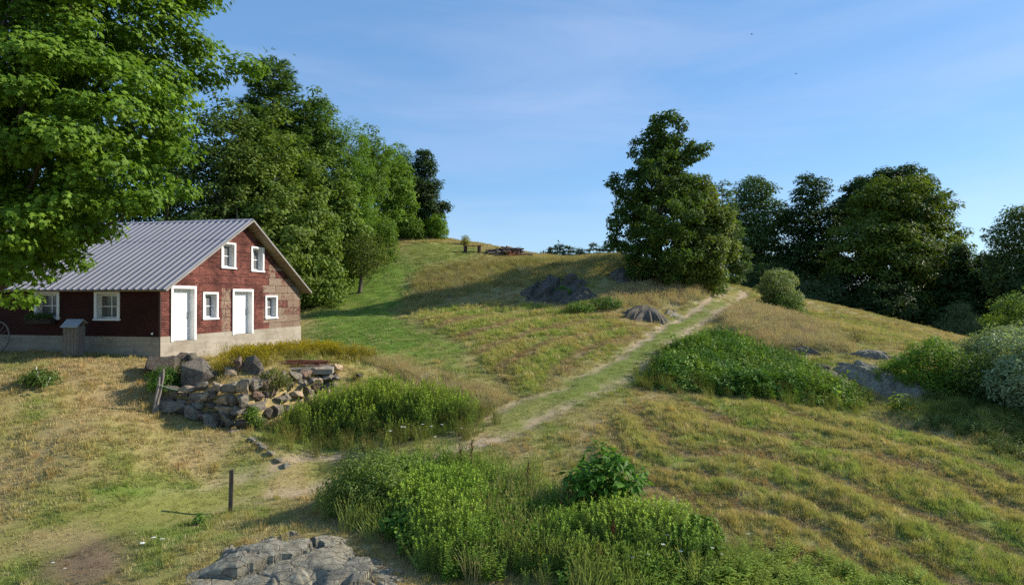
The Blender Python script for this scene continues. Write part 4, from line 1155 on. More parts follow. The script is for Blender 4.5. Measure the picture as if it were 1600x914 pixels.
tree('locust_tree', 'bright green tree at the middle of the wood edge', (-13.37, 54.00), 12.4, [(.06, 1.6), (.3, 2.3), (.6, 2.2), (.85, 1.5), (1, .4)], .72, 16000, .27, 'lance', (0.110, 0.199, 0.028), (0.195, 0.325, 0.045), 29, flat=.7)
tree('locust_tree', 'green tree with rounded dark top in the wood edge', (-12.27, 57.00), 10.6, [(.06, 1.3), (.3, 1.8), (.6, 1.9), (.85, 1.5), (1, .5)], .66, 13000, .26, 'oval', (0.085, 0.153, 0.023), (0.160, 0.256, 0.039), 30)
tree('ash_tree', 'yellow-green tree filling the gap before the last trees', (-10.92, 61.00), 8.4, [(.05, 1.3), (.3, 1.9), (.6, 1.8), (.85, 1.2), (1, .3)], .6, 13000, .26, 'oval', (0.116, 0.201, 0.027), (0.207, 0.330, 0.046), 31)
tree('locust_tree', 'feathery leaning green tree second from the wood end', (-10.24, 64.00), 8.2, [(.1, 1.2), (.35, 1.5), (.65, 1.6), (.85, 1.2), (1, .4)], .55, 11000, .27, 'lance', (0.087, 0.160, 0.025), (0.163, 0.270, 0.041), 32, lean=-.02)
tree('dark_tree', 'last dark ragged tree at the open end of the wood', (-8.23, 64.00), 8.6, None, .5, 15000, .28, 'oval', (0.035, 0.066, 0.018), (0.057, 0.098, 0.025), 33, nl=10, lobes=from_lobes((-8.23, 64.00), [((-8.41, 64.00, 19.53), 0.73), ((-8.29, 64.00, 18.37), 1.04), ((-7.25, 64.00, 16.79), 0.55), ((-6.46, 64.00, 14.72), 0.49), ((-8.53, 64.00, 16.06), 1.46), ((-7.80, 64.00, 14.11), 1.34), ((-6.95, 64.00, 14.72), 0.55), ((-8.84, 64.00, 13.31), 1.46), ((-7.92, 64.00, 12.89), 1.10), ((-9.26, 64.00, 15.45), 0.85), ((-9.75, 64.00, 17.89), 0.61)]))
tree('thin_tree', 'slender olive tree standing in front of the wood edge', (-12.62, 50.00), 8.6, [(.08, 1.0), (.4, 1.5), (.7, 1.2), (1, .3)], .55, 9000, .22, 'round', (0.121, 0.192, 0.033), (0.215, 0.305, 0.055), 34, bark=M_BARK_PALE)
shrub('shrub', 'light green shrub below the last ragged tree', (-6.96, 62.50), 2.2, 1.0, 3500, .22, 'oval', (0.105, 0.193, 0.019), (0.179, 0.298, 0.035), 35)
shrub('shrub', 'green shrub at the foot of the yellow-green tree', (-9.30, 61.00), 2.0, 1.2, 3500, .22, 'oval', (0.075, 0.149, 0.018), (0.149, 0.238, 0.031), 36)
shrub('shrub', 'shrub thicket at the foot of the bright wood-edge trees', (-11.26, 55.00), 3.2, 1.7, 6000, .22, 'oval', (0.075, 0.141, 0.018), (0.149, 0.238, 0.031), 37)
shrub('shrub', 'green undergrowth clump beside the small gnarled tree', (-12.80, 48.00), 2.6, 1.5, 5000, .2, 'oval', (0.075, 0.141, 0.018), (0.149, 0.231, 0.031), 38)
shrub('shrub', 'small pale weed clump on the crest beside the bench', (-4.24, 61.00), .9, .45, 900, .15, 'lance', (0.179, 0.208, 0.044), (0.359, 0.327, 0.079), 39)
tree('apple_tree', 'small gnarled sparse tree with bare trunk on the lawn edge', (-10.90, 47.90), 4.0, [(.32, .5), (.5, 1.6), (.75, 1.7), (.92, 1.1), (1, .5)], .42, 4200, .17, 'oval', (0.077, 0.109, 0.019), (0.154, 0.186, 0.034), 40, lean=.12, r0=.16, shell=.6)

# --- the big tree on the knoll and its companions
tree('oak_tree', 'tall dark broadleaf tree standing alone on the knoll', (10.40, 47.50), 12.3, None, .40, 42000, .25, 'oval', (.045, .088, .015), (.105, .17, .028), 51, asym=.26, shell=.5, flat=.85, rand=.6, up=.5, lean=.02, lobes=from_lobes((10.40, 47.50), [((9.05, 47.50, 8.40), 1.15), ((10.74, 47.00, 7.84), 1.2), ((10.06, 48.00, 7.33), .9), ((10.95, 47.50, 17.76), 1.39), ((11.22, 47.50, 18.62), 0.62), ((9.14, 47.50, 16.72), 0.98), ((10.04, 47.50, 17.45), 0.88), ((12.89, 47.50, 16.27), 0.88), ((13.70, 47.00, 16.97), 0.39), ((13.33, 47.30, 16.32), 0.49), ((8.37, 47.50, 14.01), 1.33), ((10.30, 47.00, 14.50), 2.11), ((7.33, 47.50, 14.14), 0.49), ((7.01, 47.50, 11.75), 0.54), ((8.37, 47.50, 11.43), 1.39), ((7.69, 47.50, 10.07), 0.88), ((10.73, 46.00, 11.48), 2.24), ((9.31, 47.00, 9.13), 1.23), ((11.29, 46.50, 8.88), 1.48), ((12.09, 47.00, 13.39), 1.58), ((11.50, 52.50, 12.75), 2.54), ((11.20, 49.00, 16.03), 1.82), ((8.87, 49.00, 12.86), 1.37)]))
tree('birch_tree', 'olive small-leaved tree leaning against the tall dark tree', (13.39, 48.80), 9.6, None, .42, 28000, .19, 'round', (.085, .125, .022), (.175, .215, .042), 52, bark=M_BARK_PALE, lobes=from_lobes((13.39, 48.80), [((13.19, 48.60, 13.64), 1.32), ((14.26, 48.60, 11.55), 1.58), ((13.51, 48.10, 9.34), 1.82), ((15.43, 49.10, 9.60), 0.98), ((12.00, 48.10, 8.43), 1.13), ((15.97, 49.60, 11.43), 0.58), ((12.60, 48.10, 7.83), 1.13), ((14.44, 48.60, 7.62), 0.97), ((14.17, 49.60, 13.56), 0.89)]), flat=.85, rand=.5)
conifer('pine_tree', 'pale soft pine behind the olive tree on the knoll', (17.81, 57.00), 9.2, 2.2, 9000, .36, (0.056, 0.101, 0.033), (0.106, 0.166, 0.052), 53, z0=.06, droop=.2, sp=.7, power=.55)
shrub('shrub', 'round green shrub where the track meets the knoll trees', (14.67, 50.00), 2.0, 1.25, 3800, .17, 'oval', (0.065, 0.124, 0.022), (0.130, 0.207, 0.039), 54)
shrub('shrub', 'dark shrub at the shaded foot of the tall knoll tree', (9.75, 48.30), 1.6, 1.6, 3200, .18, 'oval', (0.052, 0.103, 0.020), (0.104, 0.165, 0.033), 55)
tree('maple_tree', 'mid-green round-topped maple beyond the track crest', (29.52, 82.00), 14.5, None, .95, 24000, .38, 'oval', (.055, .105, .028), (.11, .175, .045), 56, flat=.5, lobes=from_lobes((29.52, 82.00), [((29.68, 82.00, 18.73), 2.19), ((28.11, 82.00, 16.54), 2.03), ((31.63, 82.00, 16.15), 2.03), ((29.52, 82.00, 13.81), 3.12), ((27.33, 82.00, 11.86), 1.87), ((31.63, 82.00, 11.47), 2.19), ((29.52, 82.00, 9.12), 2.81), ((27.33, 82.00, 8.73), 1.87)]))
tree('maple_tree', 'narrow very dark tree beside the round-topped maple', (35.21, 79.00), 15.2, None, .9, 24000, .38, 'oval', (0.027, 0.059, 0.013), (0.056, 0.101, 0.021), 57, flat=.5, asym=.3, lobes=from_lobes((35.21, 79.00), [((35.21, 79.00, 18.41), 1.96), ((34.76, 79.00, 19.77), 1.05), ((33.86, 79.00, 15.03), 2.26), ((36.72, 79.00, 14.65), 2.26), ((34.99, 79.00, 10.89), 3.01), ((33.10, 79.00, 9.39), 1.96), ((37.62, 79.00, 16.16), 0.75), ((37.24, 79.00, 9.39), 2.11), ((34.76, 79.00, 7.50), 2.56)]))
tree('maple_tree', 'widest dark maple crown on the field edge with sunlit flank', (41.69, 72.00), 16.8, None, 1.05, 62000, .40, 'oval', (.045, .085, .014), (.18, .235, .03), 58, flat=.55, shell=.55, up=.9, lobes=from_lobes((41.69, 72.00), [((38.20, 71.00, 11.41), 4.46), ((41.28, 72.00, 14.91), 4.25), ((43.89, 72.00, 10.80), 3.98), ((44.76, 71.00, 7.35), 2.98), ((36.85, 71.00, 7.69), 3.38), ((40.67, 70.00, 6.00), 4.00), ((39.98, 73.00, 16.78), 2.50), ((44.84, 73.00, 15.73), 2.64), ((46.93, 73.00, 12.60), 1.81), ((36.85, 73.00, 10.52), 2.09), ((47.62, 73.00, 9.48), 1.25), ((44.40, 74.00, 17.98), 1.69), ((39.10, 69.00, 10.27), 3.94), ((46.66, 71.00, 5.66), 1.22), ((35.66, 72.00, 5.66), 1.65)]))
tree('maple_tree', 'dark maple top showing behind the widest maple', (45.14, 82.00), 19.5, None, 1.1, 22000, .42, 'oval', (0.028, 0.059, 0.013), (0.062, 0.101, 0.021), 59, flat=.45, lobes=from_lobes((45.14, 82.00), [((46.47, 82.00, 19.67), 2.34), ((42.95, 82.00, 18.89), 2.03), ((48.42, 82.00, 20.84), 1.41), ((45.30, 82.00, 16.54), 3.12), ((49.82, 82.00, 20.06), 1.25), ((41.39, 82.00, 16.54), 2.03)]))
tree('ash_tree', 'loose open tree with sky showing through at the frame side', (46.77, 62.00), 12.6, None, .62, 15000, .30, 'oval', (0.065, 0.108, 0.031), (0.123, 0.177, 0.049), 60, shell=.55, asym=.35, lobes=from_lobes((46.77, 62.00), [((46.77, 62.00, 13.09), 1.54), ((45.23, 62.00, 11.73), 1.30), ((47.53, 62.00, 10.43), 2.24), ((44.46, 62.00, 9.96), 0.71), ((46.65, 62.00, 8.07), 2.48), ((48.71, 62.00, 12.79), 2.01), ((45.58, 62.00, 9.25), 1.06), ((44.88, 62.00, 7.48), 1.42)]))
tree('dark_tree', 'low dark tree under the loose open tree', (47.02, 66.00), 9.6, [(.04, 2.6), (.35, 3.0), (.7, 2.2), (1, .6)], .8, 26000, .38, 'oval', (0.028, 0.059, 0.015), (0.062, 0.107, 0.027), 61)
tree('dark_tree', 'low dark tree tucked against the widest maple', (44.13, 66.00), 9.2, [(.04, 2.2), (.35, 2.6), (.7, 1.8), (1, .5)], .75, 24000, .38, 'oval', (0.034, 0.065, 0.019), (0.062, 0.113, 0.030), 62)
tree('dark_tree', 'low dark tree at the field corner behind the grey shrub', (47.14, 60.00), 9.4, [(.04, 2.6), (.35, 3.0), (.7, 2.2), (1, .6)], .8, 26000, .38, 'oval', (0.039, 0.076, 0.020), (0.078, 0.131, 0.033), 63)
conifer('pine_tree', 'small pointed pine between the dark maple and loose tree', (49.00, 70.00), 10.2, 1.5, 5000, .36, (0.034, 0.065, 0.024), (0.067, 0.113, 0.038), 64, z0=.1)
shrub('shrub', 'blue-green shrub at the foot of the widest maple', (39.16, 59.00), 3.0, 1.6, 4500, .2, 'lance', (0.104, 0.152, 0.066), (0.195, 0.248, 0.111), 65)
shrub('shrub', 'dim grey-green shrub under the narrow dark tree', (30.76, 68.00), 2.6, 2.2, 4000, .24, 'oval', (0.065, 0.103, 0.044), (0.117, 0.165, 0.066), 66)
shrub('olive_shrub', 'silver-green shrub standing alone beside the track crest', (20.65, 52.00), 3.2, 1.5, 12000, .17, 'oval', (0.169, 0.214, 0.083), (0.299, 0.345, 0.138), 67)
shrub('shrub', 'green shrub at the foot of the lone silver-green shrub', (20.78, 50.50), 1.5, 1.1, 3000, .17, 'oval', (0.091, 0.152, 0.033), (0.156, 0.234, 0.050), 68)
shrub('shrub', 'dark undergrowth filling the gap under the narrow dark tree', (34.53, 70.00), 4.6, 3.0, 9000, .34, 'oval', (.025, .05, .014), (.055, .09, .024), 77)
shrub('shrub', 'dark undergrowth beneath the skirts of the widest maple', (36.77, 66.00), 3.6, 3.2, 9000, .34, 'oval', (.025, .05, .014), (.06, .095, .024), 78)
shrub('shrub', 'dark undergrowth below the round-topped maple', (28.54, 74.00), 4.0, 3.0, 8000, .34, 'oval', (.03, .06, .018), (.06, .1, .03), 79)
# --- shrubs at the field corner
shrub('shrub', 'bright yellow-green shrub beside the steep dark ledge', (17.15, 27.50), 1.9, 1.35, 14000, .12, 'oval', (0.098, 0.186, 0.022), (0.195, 0.317, 0.039), 71)
shrub('olive_shrub', 'silvery shrub with green base behind the yellow-green shrub', (20.67, 28.00), 2.1, 1.6, 22000, .13, 'oval', (0.169, 0.227, 0.094), (0.325, 0.372, 0.171), 72)
shrub('olive_shrub', 'large blue-silver shrub cut by the picture edge', (18.95, 24.20), 2.6, 1.55, 22000, .13, 'oval', (0.195, 0.262, 0.144), (0.390, 0.455, 0.265), 73)
shrub('olive_shrub', 'dark green inner shrub between the two silvery shrubs', (18.67, 25.80), 1.9, 1.4, 10000, .12, 'oval', (0.052, 0.096, 0.022), (0.104, 0.165, 0.039), 74)
shrub('shrub', 'tall yellow-green sapling clump at the frame side beyond the silver shrubs', (31.16, 41.00), 4.2, 1.7, 12000, .17, 'oval', (0.104, 0.172, 0.033), (0.195, 0.276, 0.055), 75)
shrub('olive_shrub', 'outermost silvery shrub mostly past the frame', (20.69, 24.00), 3.0, 2.0, 9000, .14, 'lance', (0.169, 0.227, 0.094), (0.325, 0.372, 0.171), 76)
# --- far row of pines beyond the crest
_rf = random.Random(9)
for i, (pxy, top) in enumerate([((8.86, 150.00), 9.6), ((10.71, 152.00), 10.9), ((12.29, 150.00), 9.9), ((14.32, 155.00), 9.8), ((15.14, 150.00), 9.6), ((16.94, 152.00), 9.3), ((18.14, 150.00), 10.3), ((20.24, 154.00), 9.9), ((21.29, 150.00), 10.2), ((23.02, 152.00), 10.4), ((24.57, 150.00), 11.6), ((26.43, 150.00), 12.2), ((7.58, 153.00), 9.2)]):
    bx0, by0 = pxy; gz0 = gh(bx0, by0)
    o = conifer('far_pine', 'small pine tinted pale blue for haze in the far row over the hill crest', pxy, 7.9 + top - gz0, 2.0 + _rf.uniform(-.4, .5), 2600, .8, (.06, .095, .075), (.10, .135, .105), 80 + i, z0=.35, sp=1.3, group='far row of pines over the hill crest')  # distance haze is put into the crown colour, paler and bluer

# ================================================================ single plants one can point at
shrub('shrub', 'dense rounded olive-green shrub at the track end of the weeds', (-3.56, 17.00), 1.35, .95, 9000, .085, 'oval', (.10, .165, .035), (.20, .26, .06), 201)
shrub('shrub', 'bushy green shrub behind the rounded olive-green shrub', (-2.74, 18.00), 1.15, .9, 8000, .085, 'oval', (.10, .18, .035), (.20, .28, .055), 202)
shrub('sapling', 'glossy bright green broad-leaved sapling above the roadside weeds', (2.36, 17.10), 1.6, .78, 1500, .24, 'oval', (.06, .15, .018), (.12, .25, .03), 203, rc=.3, up=.9, rand=.4)
shrub('sapling', 'lighter leafy sprout clump at the lower end of the weeds', (4.16, 15.05), .95, .5, 700, .20, 'oval', (.08, .16, .022), (.15, .25, .035), 204, rc=.22)
shrub('shrub', 'big-leaved green burdock clump against the rounded shrub', (-2.44, 16.00), .7, .6, 700, .2, 'round', (.06, .145, .02), (.11, .21, .03), 205, rc=.2)
shrub('shrub', 'small green bush between leaning post and mossy boulder', (-11.69, 22.65), .85, .55, 2600, .075, 'oval', (.06, .14, .02), (.11, .21, .03), 206)
shrub('shrub', 'yellowing little bush against the largest boulder', (-11.34, 23.25), .62, .32, 1100, .07, 'oval', (.14, .16, .03), (.24, .23, .05), 207)
shrub('shrub', 'olive bush growing from the wall under the reddish stone', (-8.08, 22.80), .7, .55, 1900, .075, 'oval', (.09, .115, .025), (.17, .18, .04), 208)
shrub('weed', 'bright grass-green weed tuft at the wall corner', (-8.31, 21.60), .75, .32, 900, .12, 'lance', (.10, .19, .025), (.17, .27, .04), 209)
shrub('weed', 'bright green weed growing on the dark rock knob', (3.33, 44.80), .7, .55, 900, .14, 'oval', (.08, .17, .025), (.14, .25, .04), 210)
shrub('weed', 'green weed clump below the dark rock knob', (4.10, 40.95), .6, 1.0, 1500, .14, 'oval', (.08, .15, .025), (.15, .23, .04), 211)
shrub('weed', 'green weed clump between the rock knob and rock hump', (5.77, 41.75), .75, 1.0, 1500, .14, 'oval', (.07, .14, .025), (.13, .21, .04), 212)
shrub('milkweed', 'single pale yellow-green milkweed by the steep ledge foot', (14.09, 24.45), .85, .28, 60, .26, 'oval', (.16, .24, .04), (.26, .32, .06), 213, rc=.18)
shrub('weed', 'lone small bright sprout near the metal post', (-7.71, 16.55), .33, .16, 120, .10, 'oval', (.09, .18, .025), (.15, .26, .04), 214, rc=.09)
shrub('weed', 'green plant clump with white stakes on the barn lawn', (-15.32, 21.80), .45, .55, 700, .2, 'lance', (.08, .14, .03), (.14, .2, .05), 215)
shrub('weed', 'pale dry weed stalks on the knoll above the pale rock sliver', (18.24, 35.80), .8, .7, 260, .16, 'lance', (.16, .15, .05), (.28, .24, .09), 216)
# leaves in the window box
_wb = barn.matrix_basis @ Vector((-5.2, -.18, 1.42))
_rw = np.random.default_rng(3); _n = 420
_p = np.stack([_rw.uniform(-.62, .5, _n), _rw.normal(0, .09, _n), np.abs(_rw.normal(.06, .10, _n)) - .03], -1)
_lm = leaves_mesh('leaves', _p, _rw.normal(size=(_n, 3)) * .5 + np.array((0, -.3, .7)), .12, 'oval', np.array((.07, .13, .025)) * _rw.uniform(.7, 1.3, (_n, 1)), _rw)
o = link('foliage', _lm, wb); o.location = (0, 0, .2)

# white flower umbels
rq = random.Random(12)
def lace_things():
    def stem_mesh():
        bm = bmesh.new(); tube(bm, [(0, 0, -.05), (.015, .01, .35), (.03, 0, .72)], [.006, .005, .004], 5)
        me = bpy.data.meshes.new('stem'); bm.to_mesh(me); bm.free(); me.materials.append(simple_mat('green_stem', (.10, .15, .04), .8)); return me
    def head_mesh():
        bm = bmesh.new()
        for i in range(30):
            a = i * 2.4; r = .011 * math.sqrt(i) ; z = .72 + .012 - r * r * 2.0
            for k in range(3):
                x, y = .03 + math.cos(a) * r * 1.15 + rq.uniform(-.008, .008), math.sin(a) * r * 1.15 + rq.uniform(-.008, .008); s = rq.uniform(.008, .013); zz = z + rq.uniform(-.006, .006)
                poly(bm, [(x - s, y, zz), (x, y - s, zz + .002), (x + s, y, zz), (x, y + s, zz - .002)])
        me = bpy.data.meshes.new('umbel'); bm.to_mesh(me); bm.free(); me.materials.append(simple_mat('flower_white', (.80, .80, .74), .7, .2, .05)); return me
    proto = thing('wild_carrot', 'flat white wild carrot bloom on a thin stem', 'flower', (0, 0, 0), 0, 'white wild carrot blooms')
    link('stem', stem_mesh(), proto); link('umbel', head_mesh(), proto)
    pts = [(-3.51, 21.45), (-3.34, 21.15), (-3.14, 21.25), (-2.90, 21.00), (-2.81, 21.40), (-2.59, 21.05), (-2.37, 20.75), (-2.22, 21.15), (-1.99, 20.90), (-3.13, 20.55), (-3.73, 20.85), (2.84, 14.05), (3.19, 14.25), (3.50, 14.15), (2.52, 13.95), (3.80, 14.00), (1.97, 14.30), (4.25, 14.40), (4.46, 14.20), (3.42, 14.65), (-7.63, 13.95), (-7.36, 14.05), (-9.46, 13.80), (-7.49, 14.20), (-9.07, 13.60), (5.22, 14.80), (0.37, 19.45), (-1.95, 20.50), (-1.58, 20.80)]
    for i, (x, y) in enumerate(pts):
        o = proto if i == 0 else copy_tree(proto)
        o.location = (x, y, gh(x, y)); o.rotation_euler = (rq.uniform(-.12, .12), rq.uniform(-.12, .12), rq.uniform(0, 6.28)); s = rq.uniform(.75, 1.15); o.scale = (s * .62, s * .62, s * .9)
lace_things()
def dock_things():
    M = simple_mat('rust_seed', (.115, .04, .022), .9, .1, .4, 30)
    bm = bmesh.new(); tube(bm, [(0, 0, -.05), (.02, .02, .6), (.05, .03, 1.15)], [.010, .008, .004], 5)
    me = bpy.data.meshes.new('stem'); bm.to_mesh(me); bm.free(); me.materials.append(M)
    bm = bmesh.new()
    for br in range(7):
        a = br * 2.4; z0 = .62 + .06 * br; l = .26 - .02 * br if br < 6 else .3
        for k in range(26):
            f = k / 26; d = l * f * .45 if br < 6 else 0
            p = Vector((.04 + math.cos(a) * d, .03 + math.sin(a) * d, z0 + l * f)); s = .017 * (1.2 - f * .7)
            q = Vector((rq.uniform(-1, 1), rq.uniform(-1, 1), rq.uniform(-1, 1))).normalized(); u = q.orthogonal().normalized() * s; w = q.cross(u).normalized() * s
            p += Vector((rq.uniform(-1, 1), rq.uniform(-1, 1), rq.uniform(-1, 1))) * .016
            poly(bm, [p - u, p - w, p + u, p + w])
    for k in range(60):                                   # seeds held close along the stem
        z = .60 + .62 * k / 60; p = Vector((.02 + .03 * (z - .6) + rq.uniform(-.018, .018), .02 + .02 * (z - .6) + rq.uniform(-.018, .018), z)); sz = .016
        q = Vector((rq.uniform(-1, 1), rq.uniform(-1, 1), rq.uniform(-1, 1))).normalized(); u = q.orthogonal().normalized() * sz; w = q.cross(u).normalized() * sz
        poly(bm, [p - u, p - w, p + u, p + w])
    mh = bpy.data.meshes.new('flower_spike'); bm.to_mesh(mh); bm.free(); mh.materials.append(M)
    proto = thing('dock_plant', 'rust-brown dock stalk gone to seed among green weeds', 'weed', (0, 0, 0), 0, 'rust-brown dock stalks among the green weeds')
    link('stem', me, proto); link('flower_spike', mh, proto)
    for i, (x, y) in enumerate([(-1.42, 19.15), (-1.15, 19.20), (-2.96, 17.00), (-0.81, 15.55), (1.34, 16.75), (1.16, 15.65), (2.11, 14.80), (1.76, 14.20), (0.34, 17.80)]):
        o = proto if i == 0 else copy_tree(proto)
        o.location = (x, y, gh(x, y)); o.rotation_euler = (rq.uniform(-.15, .15), rq.uniform(-.15, .15), rq.uniform(0, 6.28)); s = rq.uniform(.6, .85); o.scale = (s * 1.3, s * 1.3, s)
dock_things()

# ================================================================ grass and weeds: uncountable cover
PROTO = bpy.data.collections.new('grass_kinds')          # never linked to the scene: only instanced
def blade_mesh(name, nb, h, w, spread, lean, seed, head=0, cvar=.25, tipcol=(1, 1, 1), headcol=(1.2, 1.0, .8), seg=2):
    rng = np.random.default_rng(seed)
    V = []; Fc = []; S = []; C = []
    for i in range(nb):
        a = rng.uniform(0, 2 * PI); r = spread * math.sqrt(rng.uniform())
        p0 = np.array((math.cos(a) * r, math.sin(a) * r, -.02))
        hh = h * rng.uniform(.55, 1.15); la = a + rng.normal() * .9; l = lean * rng.uniform(.3, 1.3) * hh
        d = np.array((math.cos(la), math.sin(la), 0)); side = np.array((-d[1], d[0], 0)) if rng.uniform() < .5 else np.array((math.cos(la + .8), math.sin(la + .8), 0))
        ww = w * rng.uniform(.7, 1.3); c = np.array((1, 1, 1)) * rng.uniform(1 - cvar, 1 + cvar)
        pts = [p0 + d * l * (k / seg) ** 1.8 + np.array((0, 0, hh * (k / seg) * (1 - .25 * lean * (k / seg)))) for k in range(seg + 1)]
        n0 = len(V)
        for k, p in enumerate(pts[:-1]):
            wk = ww * (1 - .35 * k / seg); V += [p - side * wk, p + side * wk]; C += [c * (1 - k / seg) + c * np.array(tipcol) * (k / seg)] * 2
        V.append(pts[-1]); C.append(c * np.array(tipcol))
        for k in range(seg - 1): Fc += [n0 + 2*k, n0 + 2*k + 1, n0 + 2*k + 3, n0 + 2*k + 2]; S.append(4)
        Fc += [n0 + 2*(seg-1), n0 + 2*(seg-1) + 1, n0 + 2*seg]; S.append(3)
        if head and rng.uniform() < head:
            t = pts[-1]; n0 = len(V); q = h * .12; u = unit(pts[-1] - pts[-2])
            for sd_ in (np.array((1, 0, 0)), np.array((0, 1, 0))):
                m = len(V); V += [t - u * q, t + sd_ * q * .09, t + u * q * .6, t - sd_ * q * .09]; C += [c * np.array(headcol)] * 4; Fc += [m, m+1, m+2, m+3]; S.append(4)
    me = mesh_from(name, np.array(V), Fc, S, np.array(C), [M_GRASS], False)
    return me
def stalk_mesh(name, ns, h, leaf, lw, spread, seed, per=26, top=None, lean=.12, elev=.5):
    """leafy upright weed stalks"""
    rng = np.random.default_rng(seed); V = []; Fc = []; S = []; C = []
    def leaf_at(p, d, n_, l, w, c):
        m = len(V); b = np.cross(d, n_); V.extend([p, p + d * l * .45 + b * w * l, p + d * l - n_ * l * .18, p + d * l * .45 - b * w * l]); C.extend([c] * 4); Fc.extend([m, m+1, m+2, m+3]); S.append(4)
    for i in range(ns):
        a = rng.uniform(0, 6.28); r = spread * math.sqrt(rng.uniform()); base = np.array((math.cos(a) * r, math.sin(a) * r, 0))
        hh = h * rng.uniform(.65, 1.12); ld = rng.normal(size=2) * lean * hh
        tip = base + np.array((ld[0], ld[1], hh)); c0 = np.array((1, 1, 1)) * rng.uniform(.8, 1.2)
        m = len(V); w = .006
        for sd_ in (np.array((w, 0, 0)), np.array((0, w, 0))):
            m = len(V); V.extend([base - sd_, base + sd_, tip + sd_ * .3, tip - sd_ * .3]); C.extend([c0 * np.array((.8, .75, .7))] * 4); Fc.extend([m, m+1, m+2, m+3]); S.append(4)
        for k in range(per):
            f = .12 + .86 * (k + rng.uniform()) / per; p = base + (tip - base) * f
            b = k * 2.4 + rng.uniform(-.4, .4); e = elev + rng.uniform(-.3, .3) - (.2 if f < .5 else 0)
            d = unit(np.array((math.cos(b), math.sin(b), e))); n_ = unit(np.array((-math.cos(b) * e, -math.sin(b) * e, 1.0)))
            leaf_at(p, d, n_, leaf * rng.uniform(.7, 1.2) * (1.15 - .65 * f), lw, c0 * rng.uniform(.85, 1.15))
        if top:
            for k in range(9):
                b = rng.uniform(0, 6.28); d = unit(np.array((math.cos(b), math.sin(b), rng.uniform(.5, 1.6)))); n_ = unit(np.cross(d, np.array((-math.sin(b), math.cos(b), 0))) + 1e-6)
                leaf_at(tip - (tip - base) * rng.uniform(0, .12), d, n_, leaf * .55, .3, np.array(top) * rng.uniform(.8, 1.2))
    return mesh_from(name, np.array(V), Fc, S, np.array(C), [M_GRASS], False)
def kinds(name, meshes):
    c = bpy.data.collections.new(name)
    for i, me in enumerate(meshes):
        c.objects.link(bpy.data.objects.new('%s_%s' % (name, 'abcdefgh'[i]), me))
    return c
def scatter(name, label, cat, pts, scl, col, coll, seed, tilt=.12, zoff=-.01, comb=None):
    """one object of uncountable cover: a cloud of points, each carrying a clump"""
    n = len(pts); rng = np.random.default_rng(seed)
    me = bpy.data.meshes.new(name); me.vertices.add(n)
    p = np.asarray(pts, np.float32).copy(); p[:, 2] += zoff
    me.vertices.foreach_set('co', p.ravel())
    a = me.attributes.new('rot', 'FLOAT_VECTOR', 'POINT')
    rot = np.stack([rng.normal(0, tilt, n), rng.normal(0, tilt, n), rng.uniform(0, 6.28, n)], -1).astype(np.float32)
    if comb is not None:
        rot[:, 0] += comb[0]; rot[:, 1] += comb[1]
    a.data.foreach_set('vector', rot.ravel())
    a = me.attributes.new('siz', 'FLOAT_VECTOR', 'POINT'); s = np.asarray(scl, np.float32)
    if s.ndim == 1: s = np.repeat(s[:, None], 3, 1)
    a.data.foreach_set('vector', np.ascontiguousarray(s).ravel())
    a = me.attributes.new('col', 'FLOAT_COLOR', 'POINT'); c4 = np.ones((n, 4), np.float32); c4[:, :3] = col; a.data.foreach_set('color', c4.ravel())
    a = me.attributes.new('pick', 'INT', 'POINT'); a.data.foreach_set('value', rng.integers(0, len(coll.objects), n).astype(np.int32))
    me.materials.append(M_GRASS)
    o = link(name, me); tag(o, label, cat, None, 'stuff')
    ng = bpy.data.node_groups.new(name + '_scatter', 'GeometryNodeTree')
    ng.interface.new_socket('Geometry', in_out='INPUT', socket_type='NodeSocketGeometry'); ng.interface.new_socket('Geometry', in_out='OUTPUT', socket_type='NodeSocketGeometry')
    gi = ng.nodes.new('NodeGroupInput'); go = ng.nodes.new('NodeGroupOutput')
    ci = ng.nodes.new('GeometryNodeCollectionInfo'); ci.inputs['Collection'].default_value = coll; ci.inputs['Separate Children'].default_value = True; ci.inputs['Reset Children'].default_value = True
    ip = ng.nodes.new('GeometryNodeInstanceOnPoints'); ip.inputs['Pick Instance'].default_value = True
    def attr(nm, ty):
        q = ng.nodes.new('GeometryNodeInputNamedAttribute'); q.data_type = ty; q.inputs['Name'].default_value = nm
        return q.outputs['Attribute']
    ng.links.new(gi.outputs[0], ip.inputs['Points']); ng.links.new(ci.outputs[0], ip.inputs['Instance'])
    ng.links.new(attr('pick', 'INT'), ip.inputs['Instance Index'])
    er = ng.nodes.new('FunctionNodeEulerToRotation'); ng.links.new(attr('rot', 'FLOAT_VECTOR'), er.inputs[0])
    ng.links.new(er.outputs[0], ip.inputs['Rotation']); ng.links.new(attr('siz', 'FLOAT_VECTOR'), ip.inputs['Scale'])
    ng.links.new(ip.outputs[0], go.inputs[0])
    md = o.modifiers.new('scatter', 'NODES'); md.node_group = ng
    return o
K_SHORT = kinds('lawn_tuft', [blade_mesh('lawn_tuft', 34, .085, .0055, .15, .55, 200 + i) for i in range(4)])
K_MID = kinds('meadow_tuft', [blade_mesh('meadow_tuft', 42, .24, .0055, .14, .5, 210 + i, .12, .3, (1.1, 1.0, .85)) for i in range(4)])
K_TALL = kinds('dry_tuft', [blade_mesh('dry_tuft', 60, .62, .0038, .16, .34, 220 + i, .65, .3, (1.04, 1.0, .92), (1.06, 1.0, .9), 3) for i in range(4)])
K_STRAW = kinds('straw', [blade_mesh('straw', 26, .10, .006, .22, 2.6, 230 + i, 0, .35) for i in range(3)])

